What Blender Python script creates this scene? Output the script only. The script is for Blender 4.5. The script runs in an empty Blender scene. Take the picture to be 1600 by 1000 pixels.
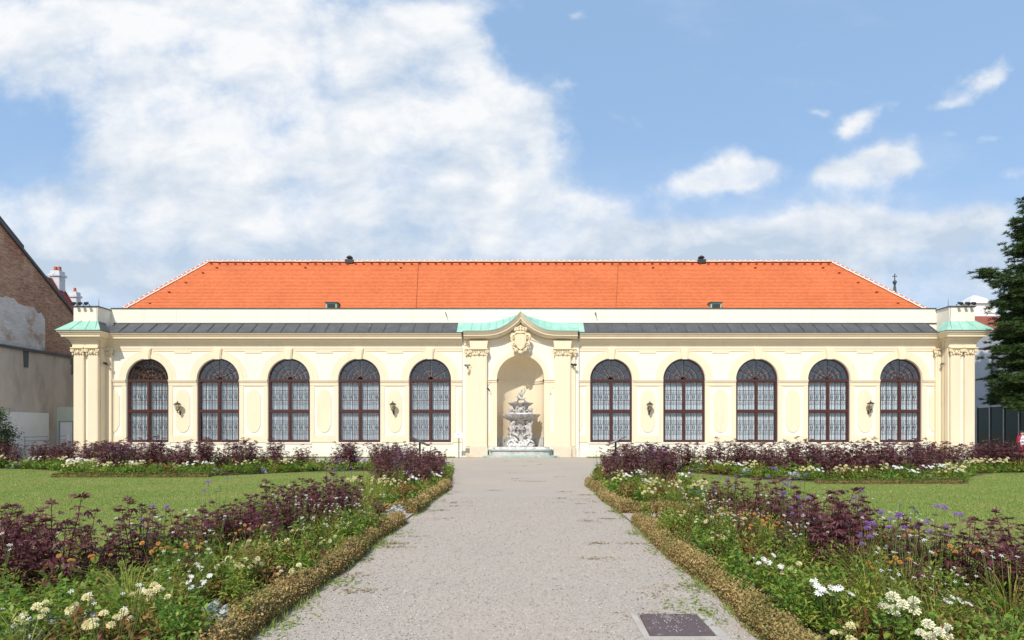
import bpy, bmesh, math, random
import numpy as np
from mathutils import Vector, Matrix
PI = math.pi
R = random.Random(7)
NR = np.random.default_rng(11)
scene = bpy.context.scene
COL = scene.collection

# ------------------------------------------------------------------ camera
cam = bpy.data.cameras.new("camera"); camo = bpy.data.objects.new("camera", cam); COL.objects.link(camo)
cam.sensor_width = 36.0; cam.lens = 20.25
cam.shift_x = -18 / 1600; cam.shift_y = 174 / 1600
cam.clip_start = 0.05; cam.clip_end = 3000
camo.location = (0, 0, 1.7); camo.rotation_euler = (PI / 2, 0, 0)
scene.camera = camo

# ------------------------------------------------------------------ sun, exposure
SUN = Vector((0.36, 1.0, -1.12)).normalized()          # direction the light travels
sl = bpy.data.lights.new("sun", 'SUN'); sl.energy = 3.15; sl.angle = math.radians(0.5); sl.color = (1, 0.95, 0.87)
so = bpy.data.objects.new("sun", sl); COL.objects.link(so)
so.rotation_euler = SUN.to_track_quat('-Z', 'Y').to_euler(); so.location = (-20, -40, 60)
vs = scene.view_settings
vs.view_transform = 'Standard'; vs.look = 'None'; vs.exposure = 0.50; vs.gamma = 1.0; vs.use_curve_mapping = False

# ------------------------------------------------------------------ sky with clouds
world = bpy.data.worlds.new("World"); scene.world = world; world.use_nodes = True
nt = world.node_tree; nt.nodes.clear()
def N(t, **k):
    n = nt.nodes.new(t)
    for a, b in k.items(): setattr(n, a, b)
    return n
def put(sock, v):
    if hasattr(v, 'is_linked'): nt.links.new(v, sock)
    else: sock.default_value = v
def mth(op, a, b=0.0, c=0.0, clamp=False):
    n = N('ShaderNodeMath', operation=op, use_clamp=clamp)
    put(n.inputs[0], a); put(n.inputs[1], b); put(n.inputs[2], c)
    return n.outputs[0]
def smooth(v, lo, hi):
    n = N('ShaderNodeMapRange', interpolation_type='SMOOTHSTEP')
    put(n.inputs[0], v); n.inputs[1].default_value = lo; n.inputs[2].default_value = hi
    return n.outputs[0]
def comb(x, y, z=0.0):
    n = N('ShaderNodeCombineXYZ'); put(n.inputs[0], x); put(n.inputs[1], y); put(n.inputs[2], z); return n.outputs[0]
def noise(vec, scale, detail=8, rough=0.55, dist=0.0):
    n = N('ShaderNodeTexNoise'); put(n.inputs['Vector'], vec)
    n.inputs['Scale'].default_value = scale; n.inputs['Detail'].default_value = detail
    n.inputs['Roughness'].default_value = rough; n.inputs['Distortion'].default_value = dist
    return n.outputs[0]
def mixc(f, a, b):
    n = N('ShaderNodeMix', data_type='RGBA'); put(n.inputs[0], f); put(n.inputs[6], a); put(n.inputs[7], b); return n.outputs[2]
tc = N('ShaderNodeTexCoord')
sep = N('ShaderNodeSeparateXYZ'); nt.links.new(tc.outputs['Generated'], sep.inputs[0])
dx, dy, dz = sep.outputs
ay = mth('MAXIMUM', mth('ABSOLUTE', dy), 0.08)
u0 = mth('DIVIDE', dx, ay); v0 = mth('DIVIDE', dz, ay)      # slopes of the view direction
front = smooth(dy, 0.0, 0.25)
pv = comb(u0, mth('MULTIPLY', v0, 1.25), mth('MULTIPLY', dy, 0.6))
w1 = mth('SUBTRACT', noise(pv, 3.2, 5, 0.6), 0.5)
pv2 = comb(mth('ADD', u0, 7.3), v0, 3.1)
w2 = mth('SUBTRACT', noise(pv2, 3.2, 5, 0.6), 0.5)
w3 = mth('SUBTRACT', noise(pv, 13, 4, 0.6), 0.5)
u = mth('ADD', u0, mth('ADD', mth('MULTIPLY', w1, 0.10), mth('MULTIPLY', w3, 0.06)))
v = mth('ADD', v0, mth('MULTIPLY', w2, 0.10))
def P(px, py): return ((px - 818) / 900, (674 - py) / 900)
# cumulus masses: centre, half sizes (in the photograph's degrees), weight, tilt
blobs = [(90, 70, 260, 85, 1.0, -.05), (330, 60, 240, 90, .8, 0), (470, 30, 150, 60, .5, 0), (700, 60, 110, 50, .72, -.6), (640, 150, 200, 80, .95, -.35), (440, 180, 230, 90, 1.0, 0), (560, 265, 280, 75, 1.0, -.1),
         (820, 190, 70, 50, .45, -.5), (770, 285, 110, 46, .75, -.35), (320, 235, 150, 60, .85, 0), (150, 335, 240, 50, 1.0, 0), (420, 360, 380, 45, .75, 0), (60, 400, 200, 70, .7, 0), (895, 336, 60, 20, .7, .1), (300, 430, 300, 45, .7, 0), (720, 395, 320, 44, .75, 0), (760, 5, 90, 22, .5, 0),
         (1112, 288, 78, 27, 1.15, .12), (1165, 262, 44, 22, .7, 0), (1335, 268, 86, 26, 1.15, .22), (1405, 234, 44, 22, .75, .3), (1350, 190, 46, 19, .9, .65), (1540, 116, 42, 17, 1.0, .5), (1495, 158, 40, 11, .5, .4), (1285, 172, 22, 7, .45, 0), (1545, 212, 30, 9, .45, 0), (1498, 200, 14, 8, .5, .3), (900, 130, 20, 8, .4, 0), (910, 28, 14, 7, .4, 0),
         (1180, 375, 280, 30, .6, .1), (1400, 350, 240, 36, .66, .05), (1250, 425, 520, 48, .72, 0), (1590, 268, 34, 16, .5, 0)]
dens = None
for px, py, a, b, wt, tilt in blobs:
    cu, cv = P(px, py); c, s = math.cos(tilt), math.sin(tilt)
    du = mth('SUBTRACT', u, cu); dv = mth('SUBTRACT', v, cv)
    e1 = mth('MULTIPLY', mth('ADD', mth('MULTIPLY', du, c), mth('MULTIPLY', dv, s)), 900 / a)
    e2 = mth('MULTIPLY', mth('SUBTRACT', mth('MULTIPLY', dv, c), mth('MULTIPLY', du, s)), 900 / b)
    r2 = mth('ADD', mth('MULTIPLY', e1, e1), mth('MULTIPLY', e2, e2))
    g = mth('MULTIPLY', mth('POWER', 2.7183, mth('MULTIPLY', r2, -0.9)), wt)
    dens = g if dens is None else mth('ADD', dens, g)
# elsewhere the same kind of broken cumulus, from noise alone
el = comb(mth('DIVIDE', dx, mth('ADD', mth('ABSOLUTE', dz), .25)), mth('DIVIDE', dy, mth('ADD', mth('ABSOLUTE', dz), .25)), 0.0)
gen = smooth(noise(el, 1.1, 4, 0.5), 0.46, 0.78)
dens = mth('ADD', mth('MULTIPLY', mth('MINIMUM', dens, 0.92), front), mth('MULTIPLY', gen, mth('SUBTRACT', 1.0, front)))
nz = noise(comb(u0, mth('MULTIPLY', v0, 1.2), mth('MULTIPLY', dy, 0.5)), 6.5, 11, 0.60, 0.1)
cov = smooth(mth('ADD', dens, mth('MULTIPLY', mth('SUBTRACT', nz, 0.5), 1.95)), 0.22, 1.02)
veil_n = noise(comb(mth('ADD', u0, mth('MULTIPLY', v0, 0.5)), mth('MULTIPLY', v0, 2.2), mth('MULTIPLY', dy, 0.5)), 3.6, 8, 0.6)
veil = mth('MULTIPLY', mth('SUBTRACT', 1.0, smooth(mth('ADD', v0, mth('MULTIPLY', mth('SUBTRACT', veil_n, .5), .35)), 0.20, 0.50)), smooth(veil_n, .12, .75))
veil = mth('ADD', mth('MULTIPLY', veil, .9), mth('MULTIPLY', smooth(veil_n, .5, .85), .18))
cov = mth('SUBTRACT', 1.0, mth('MULTIPLY', mth('SUBTRACT', 1.0, cov), mth('SUBTRACT', 1.0, mth('MINIMUM', veil, 1.0))))
# shading of the clouds: thick parts lit above and to the left, greyer below
off = comb(mth('ADD', u0, 0.03), mth('MULTIPLY', mth('SUBTRACT', v0, 0.035), 1.5), mth('MULTIPLY', dy, 0.5))
nz2 = noise(off, 6.5, 6, 0.58, 0.3)
big = noise(comb(u0, mth('MULTIPLY', v0, 2.6), 5.0), 3.0, 5, 0.55)
nz3 = noise(comb(u0, mth('MULTIPLY', v0, 1.5), mth('MULTIPLY', dy, 0.5)), 6.5, 6, 0.58, 0.3)
lit = mth('ADD', mth('ADD', mth('MULTIPLY', mth('SUBTRACT', nz3, nz2), 2.2), mth('MULTIPLY', mth('SUBTRACT', big, 0.5), 2.0)), mth('ADD', 0.16, mth('MULTIPLY', smooth(v0, 0.24, 0.46), 0.62)))
lit = mth('MINIMUM', mth('MAXIMUM', lit, 0.0), 1.0)
ccol = mixc(lit, (0.55, 0.66, 0.80, 1), (0.95, 0.965, 0.985, 1))
sky = N('ShaderNodeTexSky', sky_type='NISHITA'); sky.sun_disc = False
sky.sun_elevation = math.asin(-SUN.z); sky.sun_rotation = math.atan2(-SUN.x, -SUN.y)
sky.air_density = 1.0; sky.dust_density = 1.2; sky.ozone_density = 1.6
SKY_S = 0.13; EXPM = 2 ** 0.50
sc = N('ShaderNodeMix', data_type='RGBA', blend_type='MULTIPLY'); sc.inputs[0].default_value = 1.0
nt.links.new(sky.outputs[0], sc.inputs[6]); sc.inputs[7].default_value = (1.0, 1.0, 1.0, 1)
cl = N('ShaderNodeVectorMath', operation='SCALE'); nt.links.new(ccol, cl.inputs[0]); cl.inputs['Scale'].default_value = 1.0 / SKY_S / EXPM
hz = N('ShaderNodeVectorMath', operation='SCALE'); hz.inputs[0].default_value = (0.38, 0.60, 0.91); hz.inputs['Scale'].default_value = 1.0 / SKY_S / EXPM
air = mixc(0.62, sc.outputs[2], hz.outputs[0])               # summer haze pales the blue evenly
fin = mixc(cov, air, cl.outputs[0])
bg = N('ShaderNodeBackground'); nt.links.new(fin, bg.inputs[0]); bg.inputs[1].default_value = SKY_S
wo = N('ShaderNodeOutputWorld'); nt.links.new(bg.outputs[0], wo.inputs[0])

# ------------------------------------------------------------------ helpers
WO = {}                                                  # world origin of a thing or part
class MB:
    def __init__(s): s.v = []; s.f = []; s.m = []; s.mi = 0
    def add(s, vs, fs):
        o = len(s.v); s.v += [tuple(p) for p in vs]
        for f in fs: s.f.append([i + o for i in f]); s.m.append(s.mi)
        return s
    def box(s, x0, x1, y0, y1, z0, z1):
        return s.add([(x0, y0, z0), (x1, y0, z0), (x1, y1, z0), (x0, y1, z0), (x0, y0, z1), (x1, y0, z1), (x1, y1, z1), (x0, y1, z1)],
                     [(0, 3, 2, 1), (4, 5, 6, 7), (0, 1, 5, 4), (1, 2, 6, 5), (2, 3, 7, 6), (3, 0, 4, 7)])
    def prism(s, poly, y0, y1):                          # outline in x,z pushed along y
        n = len(poly)
        return s.add([(x, y0, z) for x, z in poly] + [(x, y1, z) for x, z in poly],
                     [tuple(range(n)), tuple(range(2 * n - 1, n - 1, -1))] + [(i, i + n, (i + 1) % n + n, (i + 1) % n) for i in range(n)])
    def slab(s, poly, z0, z1):                           # outline in x,y pushed along z
        n = len(poly)
        return s.add([(x, y, z0) for x, y in poly] + [(x, y, z1) for x, y in poly],
                     [tuple(range(n)), tuple(range(2 * n - 1, n - 1, -1))] + [(i, i + n, (i + 1) % n + n, (i + 1) % n) for i in range(n)])
    def tube(s, pts, r, n=8, cap=True):
        pts = [Vector(p) for p in pts]; m = len(pts)
        rr = r if isinstance(r, (list, tuple)) else [r] * m
        vs = []; ref = None
        for i, p in enumerate(pts):
            d = (pts[min(i + 1, m - 1)] - pts[max(i - 1, 0)]).normalized()
            if ref is None: ref = Vector((0, 0, 1)) if abs(d.z) < .9 else Vector((1, 0, 0))
            a = (ref - d * ref.dot(d)).normalized(); ref = a; b = d.cross(a)
            for k in range(n):
                t = 2 * PI * k / n; vs.append(p + (a * math.cos(t) + b * math.sin(t)) * rr[i])
        fs = [(i * n + k, i * n + (k + 1) % n, (i + 1) * n + (k + 1) % n, (i + 1) * n + k) for i in range(m - 1) for k in range(n)]
        if cap: fs += [tuple(range(n))[::-1], tuple(range((m - 1) * n, m * n))]
        return s.add(vs, fs)
    def lathe(s, cx, cy, prof, n=24, sx=1, sy=1, fl=0, nf=0, cap=True):
        m = len(prof); vs = []
        for p in prof:
            r, z = p[0], p[1]; a = p[2] if len(p) > 2 else fl
            for k in range(n):
                t = 2 * PI * k / n; q = r * (1 + a * math.cos(nf * t))
                vs.append((cx + sx * q * math.cos(t), cy + sy * q * math.sin(t), z))
        fs = [(i * n + k, i * n + (k + 1) % n, (i + 1) * n + (k + 1) % n, (i + 1) * n + k) for i in range(m - 1) for k in range(n)]
        if cap: fs += [tuple(range(n))[::-1], tuple(range((m - 1) * n, m * n))]
        return s.add(vs, fs)
    def ball(s, c, r, n=10, m=7, rot=None):
        if not isinstance(r, (tuple, list)): r = (r, r, r)
        vs = []
        for i in range(1, m):
            a = PI * i / m
            for k in range(n):
                t = 2 * PI * k / n; vs.append(Vector((r[0] * math.sin(a) * math.cos(t), r[1] * math.sin(a) * math.sin(t), r[2] * math.cos(a))))
        vs += [Vector((0, 0, r[2])), Vector((0, 0, -r[2]))]
        if rot: vs = [rot @ q for q in vs]
        vs = [q + Vector(c) for q in vs]
        T = (m - 1) * n
        fs = [(i * n + k, (i + 1) * n + k, (i + 1) * n + (k + 1) % n, i * n + (k + 1) % n) for i in range(m - 2) for k in range(n)]
        fs += [(T, k, (k + 1) % n) for k in range(n)] + [(T + 1, (m - 2) * n + (k + 1) % n, (m - 2) * n + k) for k in range(n)]
        return s.add(vs, fs)
    def sweep(s, prof, path):                            # profile (out, z) mitred along a plan path; out = to the right of travel
        pts = [Vector(p) for p in path]; n = len(pts); m = len(prof); vs = []
        for i, p in enumerate(pts):
            d0 = (pts[i] - pts[i - 1]).normalized() if i else None
            d1 = (pts[i + 1] - pts[i]).normalized() if i < n - 1 else None
            n0 = Vector((d0.y, -d0.x)) if d0 else None; n1 = Vector((d1.y, -d1.x)) if d1 else None
            if n0 is None: o = n1
            elif n1 is None: o = n0
            else: o = (n0 + n1); o = o / max(.2, o.dot(n0))
            for q, z in prof: vs.append((p.x + o.x * q, p.y + o.y * q, z))
        fs = [(i * m + k, (i + 1) * m + k, (i + 1) * m + k + 1, i * m + k + 1) for i in range(n - 1) for k in range(m - 1)]
        fs += [tuple(range(m)), tuple(range((n - 1) * m, n * m))[::-1]]
        return s.add(vs, fs)
    def build(s, name, mats, parent=None, local=False, smooth=False, fix=True, loc=None):
        if not isinstance(mats, (list, tuple)): mats = [mats]
        off = Vector((0, 0, 0))
        if not local:
            if parent is not None: off = WO[parent.name]
            elif loc is not None: off = Vector(loc)
        me = bpy.data.meshes.new(name)
        me.from_pydata([(a - off.x, b - off.y, c - off.z) for a, b, c in s.v], [], s.f)
        for m in mats: me.materials.append(m)
        if len(mats) > 1: me.polygons.foreach_set('material_index', s.m)
        if fix:
            b = bmesh.new(); b.from_mesh(me); bmesh.ops.recalc_face_normals(b, faces=b.faces); b.to_mesh(me); b.free()
        if smooth:
            me.polygons.foreach_set('use_smooth', [True] * len(me.polygons)); me.set_sharp_from_angle(angle=math.radians(40))
        return link(name, me, parent, loc)
def link(name, me, parent=None, loc=None):
    o = bpy.data.objects.new(name, me); COL.objects.link(o)
    if parent is not None: o.parent = parent; WO[o.name] = WO[parent.name]
    else: WO[o.name] = Vector(loc or (0, 0, 0)); o.location = loc or (0, 0, 0)
    return o
def tag(o, label=None, cat=None, group=None, kind=None):
    if label: o['label'] = label
    if cat: o['category'] = cat
    if group: o['group'] = group
    if kind: o['kind'] = kind
    return o
def thing(name, label, cat, loc=(0, 0, 0), group=None):
    o = bpy.data.objects.new(name, None); COL.objects.link(o); o.location = loc; o.empty_display_size = .1
    WO[o.name] = Vector(loc); return tag(o, label, cat, group)
KIDS = {}
def kids_of(o):
    return list(o.children)
def tree_list(o):                                        # thing -> nested list, read once (children lookups are slow)
    return (o, [tree_list(c) for c in o.children])
def copy_tree(t, parent=None):
    c = t[0].copy(); COL.objects.link(c)
    if parent is not None: c.parent = parent
    for k in t[1]: copy_tree(k, c)
    return c
def np_mesh(name, V, F, mats, parent=None, kind='stuff', midx=None, loc=None):
    V = np.asarray(V, np.float32); F = np.asarray(F, np.int32)
    if parent is not None: V = V - np.array(WO[parent.name], np.float32)
    elif loc is not None: V = V - np.array(loc, np.float32)
    me = bpy.data.meshes.new(name)
    me.vertices.add(len(V)); me.vertices.foreach_set('co', V.ravel())
    n, k = F.shape
    me.loops.add(n * k); me.loops.foreach_set('vertex_index', F.ravel())
    me.polygons.add(n); me.polygons.foreach_set('loop_start', np.arange(0, n * k, k, dtype=np.int32))
    if not isinstance(mats, (list, tuple)): mats = [mats]
    for m in mats: me.materials.append(m)
    if midx is not None: me.polygons.foreach_set('material_index', np.asarray(midx, np.int32))
    me.update(calc_edges=True); me.validate()
    o = link(name, me, parent, loc)
    if kind: o['kind'] = kind
    return o
def rotm(yaw, pitch, roll):                              # leaf along +Y, normal +Z : Rz(yaw) Rx(pitch) Ry(roll)
    cy, sy, cp, sp, cr, sr = np.cos(yaw), np.sin(yaw), np.cos(pitch), np.sin(pitch), np.cos(roll), np.sin(roll)
    o = np.zeros_like(cy); l = np.ones_like(cy)
    A = np.stack([np.stack([cy, -sy, o], -1), np.stack([sy, cy, o], -1), np.stack([o, o, l], -1)], -2)
    B = np.stack([np.stack([l, o, o], -1), np.stack([o, cp, -sp], -1), np.stack([o, sp, cp], -1)], -2)
    Cc = np.stack([np.stack([cr, o, sr], -1), np.stack([o, l, o], -1), np.stack([-sr, o, cr], -1)], -2)
    return A @ B @ Cc
def scatter(tv, tf, pos, rot, size):
    tv = np.asarray(tv, float); tf = np.asarray(tf); n = len(pos); k = len(tv)
    V = np.einsum('nij,kj->nki', rot, tv) * np.asarray(size).reshape(n, 1, -1) + np.asarray(pos)[:, None, :]
    F = (tf[None] + (np.arange(n) * k)[:, None, None]).reshape(-1, tf.shape[1])
    return V.reshape(-1, 3), F
def U(a, b, n): return NR.uniform(a, b, n)
def randrot(n, lo=-.6, hi=1.0): return rotm(U(0, 2 * PI, n), U(lo, hi, n), U(-.6, .6, n))
DIAMOND = ([(0, 0, 0), (.28, .5, .07), (0, 1, -.03), (-.28, .5, .07)], [(0, 1, 2, 3)])
NARROW = ([(0, 0, 0), (.13, .45, .05), (0, 1, -.08), (-.13, .45, .05)], [(0, 1, 2, 3)])
BLADE = ([(-.06, 0, 0), (.06, 0, 0), (.035, .55, .05), (0, 1, .22)], [(0, 1, 2, 3)])
def palm(n=5, w=.13, spread=2.3):
    v = []; f = []
    for i in range(n):
        a = (i / (n - 1) - .5) * spread; l = 1 - .38 * abs(i / (n - 1) - .5) * 2; c, s = math.cos(a), math.sin(a)
        b = len(v)
        for x, y, z in ((0, 0, 0), (w, .5 * l, .06), (0, l, -.14 * l), (-w, .5 * l, .06)): v.append((x * c + y * s, -x * s + y * c, z))
        f.append((b, b + 1, b + 2, b + 3))
    return v, f
# ------------------------------------------------------------------ materials
def mat(name, c, rough=.75, var=.12, scale=4, bump=.0, bscale=40, spec=.3, metal=0, c2=None, c2s=1.2, c2lo=.5, c2hi=.7, stretch=None):
    m = bpy.data.materials.new(name); m.use_nodes = True; t = m.node_tree; b = t.nodes['Principled BSDF']
    b.inputs['Roughness'].default_value = rough; b.inputs['Specular IOR Level'].default_value = spec; b.inputs['Metallic'].default_value = metal
    g = t.nodes.new('ShaderNodeNewGeometry'); src = g.outputs['Position']
    if stretch:
        mp = t.nodes.new('ShaderNodeMapping'); mp.inputs['Scale'].default_value = stretch; t.links.new(src, mp.inputs[0]); src = mp.outputs[0]
    def nz(s, d=6, r=.6):
        n = t.nodes.new('ShaderNodeTexNoise'); n.inputs['Scale'].default_value = s; n.inputs['Detail'].default_value = d; n.inputs['Roughness'].default_value = r
        t.links.new(src, n.inputs['Vector']); return n.outputs[0]
    mr = t.nodes.new('ShaderNodeMapRange'); t.links.new(nz(scale), mr.inputs[0]); mr.inputs[1].default_value = .25; mr.inputs[2].default_value = .75
    mx = t.nodes.new('ShaderNodeMix'); mx.data_type = 'RGBA'; t.links.new(mr.outputs[0], mx.inputs[0])
    mx.inputs[6].default_value = (*[q * (1 - var) for q in c], 1); mx.inputs[7].default_value = (*[min(1, q * (1 + var)) for q in c], 1)
    out = mx.outputs[2]
    if c2:
        m2 = t.nodes.new('ShaderNodeMapRange'); t.links.new(nz(c2s, 8, .65), m2.inputs[0]); m2.inputs[1].default_value = c2lo; m2.inputs[2].default_value = c2hi
        x2 = t.nodes.new('ShaderNodeMix'); x2.data_type = 'RGBA'; t.links.new(m2.outputs[0], x2.inputs[0]); t.links.new(out, x2.inputs[6]); x2.inputs[7].default_value = (*c2, 1)
        out = x2.outputs[2]
    t.links.new(out, b.inputs['Base Color'])
    if bump:
        bp = t.nodes.new('ShaderNodeBump'); bp.inputs['Strength'].default_value = bump; bp.inputs['Distance'].default_value = .02
        t.links.new(nz(bscale, 5), bp.inputs['Height']); t.links.new(bp.outputs[0], b.inputs['Normal'])
    return m
def leafmat(name, cols, trans=.3, rough=.5, patch=None):
    m = bpy.data.materials.new(name); m.use_nodes = True; t = m.node_tree; t.nodes.clear()
    g = t.nodes.new('ShaderNodeNewGeometry'); rp = t.nodes.new('ShaderNodeValToRGB'); rp.color_ramp.interpolation = 'LINEAR'
    e = rp.color_ramp.elements
    while len(e) < len(cols): e.new(.5)
    for i, c in enumerate(cols): e[i].position = i / (len(cols) - 1); e[i].color = (*c, 1)
    t.links.new(g.outputs['Random Per Island'], rp.inputs[0])
    p = t.nodes.new('ShaderNodeBsdfPrincipled'); p.inputs['Roughness'].default_value = rough; p.inputs['Specular IOR Level'].default_value = .3
    tr = t.nodes.new('ShaderNodeBsdfTranslucent'); mx = t.nodes.new('ShaderNodeMixShader'); mx.inputs[0].default_value = trans
    o = t.nodes.new('ShaderNodeOutputMaterial')
    out = rp.outputs[0]
    if patch:                                            # colour that changes from place to place (dry and lush patches)
        nn = t.nodes.new('ShaderNodeTexNoise'); nn.inputs['Scale'].default_value = patch[1]; nn.inputs['Detail'].default_value = 6; nn.inputs['Roughness'].default_value = .65; t.links.new(g.outputs['Position'], nn.inputs['Vector'])
        mr = t.nodes.new('ShaderNodeMapRange'); t.links.new(nn.outputs[0], mr.inputs[0]); mr.inputs[1].default_value = .47; mr.inputs[2].default_value = .70; mr.inputs[4].default_value = .8
        m2 = t.nodes.new('ShaderNodeMix'); m2.data_type = 'RGBA'; t.links.new(mr.outputs[0], m2.inputs[0]); t.links.new(out, m2.inputs[6]); m2.inputs[7].default_value = (*patch[0], 1); out = m2.outputs[2]
    t.links.new(out, p.inputs['Base Color']); t.links.new(out, tr.inputs[0])
    t.links.new(p.outputs[0], mx.inputs[1]); t.links.new(tr.outputs[0], mx.inputs[2]); t.links.new(mx.outputs[0], o.inputs[0])
    return m
def glassmat(name, tint=(.9, .95, .95), refl=.10, rough=.02):
    m = bpy.data.materials.new(name); m.use_nodes = True; t = m.node_tree; t.nodes.clear()
    a = t.nodes.new('ShaderNodeBsdfTransparent'); a.inputs[0].default_value = (*tint, 1)
    b = t.nodes.new('ShaderNodeBsdfGlossy'); b.inputs['Roughness'].default_value = rough
    fr = t.nodes.new('ShaderNodeLayerWeight'); fr.inputs[0].default_value = .5; pw = t.nodes.new('ShaderNodeMath'); pw.operation = 'POWER'; pw.inputs[1].default_value = 4; t.links.new(fr.outputs['Facing'], pw.inputs[0])
    ad = t.nodes.new('ShaderNodeMath'); ad.operation = 'MULTIPLY_ADD'; ad.inputs[1].default_value = .8; ad.inputs[2].default_value = refl; ad.use_clamp = True
    t.links.new(pw.outputs[0], ad.inputs[0])
    mx = t.nodes.new('ShaderNodeMixShader'); o = t.nodes.new('ShaderNodeOutputMaterial')
    t.links.new(ad.outputs[0], mx.inputs[0]); t.links.new(a.outputs[0], mx.inputs[1]); t.links.new(b.outputs[0], mx.inputs[2]); t.links.new(mx.outputs[0], o.inputs[0])
    return m
CREAM = mat('cream_plaster', (.79, .67, .475), .85, .035, .7, .08, 30, c2=(.66, .565, .42), c2s=2.2, c2lo=.52, c2hi=.9, stretch=(1, 1, .22))
PALE = mat('pale_plaster', (.81, .755, .63), .85, .03, .7, .06, 30, c2=(.67, .61, .49), c2s=2.0, c2lo=.52, c2hi=.92, stretch=(1, 1, .22))
ORN = mat('carved_plaster', (.78, .65, .43), .8, .06, 3, .1, 25)
SOCLE = mat('socle_stone', (.66, .57, .43), .85, .08, 2, .15, 20, c2=(.50, .38, .26), c2s=1.3, c2lo=.56, c2hi=.68)
LEAD = mat('dark_sheet_metal', (.075, .078, .082), .55, .3, 1.5, .05, 12, spec=.4, c2=(.22, .22, .22), c2s=2.5, c2lo=.64, c2hi=.74)
COPPER = mat('verdigris_copper', (.27, .50, .40), .7, .16, 1.8, .05, 14, c2=(.40, .56, .47), c2s=1.2, stretch=(1, 1, .4))
RED = mat('oxblood_window_paint', (.070, .024, .019), .45, .15, 8, 0, 20, spec=.4)
TAN = mat('inner_sash_wood', (.42, .27, .17), .6, .15, 6)
IRON = mat('dark_iron', (.035, .035, .033), .5, .2, 8, spec=.4)
CURT = mat('white_curtain', (.70, .71, .725), .9, .06, 2)
ROOM = mat('dark_interior', (.05, .048, .045), .9, .3, 1.2)
GLASS = glassmat('window_glass', (.93, .96, .97), .04)
FANG = glassmat('fanlight_glass', (.90, .93, .94), .10)
MARBLE = mat('weathered_marble', (.52, .485, .45), .8, .15, 6, .3, 30, c2=(.17, .165, .155), c2s=4.2, c2lo=.48, c2hi=.66)
WMARBLE = mat('white_marble', (.72, .70, .66), .6, .08, 5, .15, 30, c2=(.25, .24, .225), c2s=4.5, c2lo=.50, c2hi=.66)
STEPST = mat('pink_grey_step_stone', (.56, .51, .48), .75, .1, 3, .12, 30, c2=(.36, .36, .34), c2s=1.6, c2lo=.5, c2hi=.66)
MOSS = mat('green_stained_stone', (.34, .44, .38), .8, .15, 3, .15, 30, c2=(.52, .50, .46), c2s=1.6, c2lo=.5, c2hi=.62)
MORTAR = mat('white_mortar', (.70, .58, .50), .9, .08, 6)
CONC = mat('pale_concrete', (.43, .39, .345), .95, .12, 6, .3, 60, c2=(.36, .32, .29), c2s=5)
WHITEP = mat('white_paint', (.78, .77, .75), .5, .03, 2)
STEEL = mat('grey_steel', (.38, .39, .40), .45, .08, 4, metal=.6)
# ================================================================== GROUND
def groundmat(name, base, alt, fine, fs=160, bump=.6, patch=.5, rough=.95, fvar=.5):
    m = bpy.data.materials.new(name); m.use_nodes = True; t = m.node_tree; b = t.nodes['Principled BSDF']
    b.inputs['Roughness'].default_value = rough; b.inputs['Specular IOR Level'].default_value = .15
    g = t.nodes.new('ShaderNodeNewGeometry')
    def nz(s, d=6, r=.6):
        n = t.nodes.new('ShaderNodeTexNoise'); n.inputs['Scale'].default_value = s; n.inputs['Detail'].default_value = d; n.inputs['Roughness'].default_value = r
        t.links.new(g.outputs['Position'], n.inputs['Vector']); return n.outputs[0]
    def mr(x, a, c, lo=0, hi=1):
        n = t.nodes.new('ShaderNodeMapRange'); t.links.new(x, n.inputs[0]); n.inputs[1].default_value = a; n.inputs[2].default_value = c; n.inputs[3].default_value = lo; n.inputs[4].default_value = hi; return n.outputs[0]
    def mx(f, a, c, bt='MIX'):
        n = t.nodes.new('ShaderNodeMix'); n.data_type = 'RGBA'; n.blend_type = bt
        if hasattr(f, 'is_linked'): t.links.new(f, n.inputs[0])
        else: n.inputs[0].default_value = f
        for i, q in ((6, a), (7, c)):
            if hasattr(q, 'is_linked'): t.links.new(q, n.inputs[i])
            else: n.inputs[i].default_value = (*q, 1)
        return n.outputs[2]
    c = mx(mr(nz(patch, 7, .65), .4, .62), base, alt)
    vo = t.nodes.new('ShaderNodeTexVoronoi'); vo.inputs['Scale'].default_value = fs; t.links.new(g.outputs['Position'], vo.inputs['Vector'])
    sp = t.nodes.new('ShaderNodeSeparateColor'); t.links.new(vo.outputs['Color'], sp.inputs[0])
    k = mr(sp.outputs[0], 0, 1, 1 - fvar, 1 + fvar)
    vm = t.nodes.new('ShaderNodeVectorMath'); vm.operation = 'SCALE'; t.links.new(c, vm.inputs[0]); t.links.new(k, vm.inputs['Scale'])
    c = mx(mr(sp.outputs[1], .86, .9), vm.outputs[0], fine)
    t.links.new(c, b.inputs['Base Color'])
    bp = t.nodes.new('ShaderNodeBump'); bp.inputs['Strength'].default_value = bump; bp.inputs['Distance'].default_value = .012
    t.links.new(vo.outputs['Distance'], bp.inputs['Height']); t.links.new(bp.outputs[0], b.inputs['Normal'])
    return m
GRAVEL = groundmat('gravel', (.385, .335, .278), (.42, .355, .285), (.45, .41, .36), 75, .45, .35, fvar=.13)
SOIL = groundmat('bed_soil', (.09, .065, .04), (.14, .10, .06), (.18, .13, .08), 50, 1, 1.5)
TURF = groundmat('turf', (.14, .20, .035), (.23, .23, .065), (.25, .25, .08), 60, .6, .55)
DUST = groundmat('pinkish_dust', (.42, .33, .27), (.36, .30, .24), (.5, .42, .36), 90, .3, .8, fvar=.2)
def sheet(name, poly, z, m):
    b = MB(); b.add([(x, y, z) for x, y in poly], [tuple(range(len(poly)))]); o = b.build(name, m, fix=False)
    return tag(o, kind='structure')
sheet('ground', [(-900, -300), (900, -300), (900, 1500), (-900, 1500)], -.012, GRAVEL)
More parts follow.
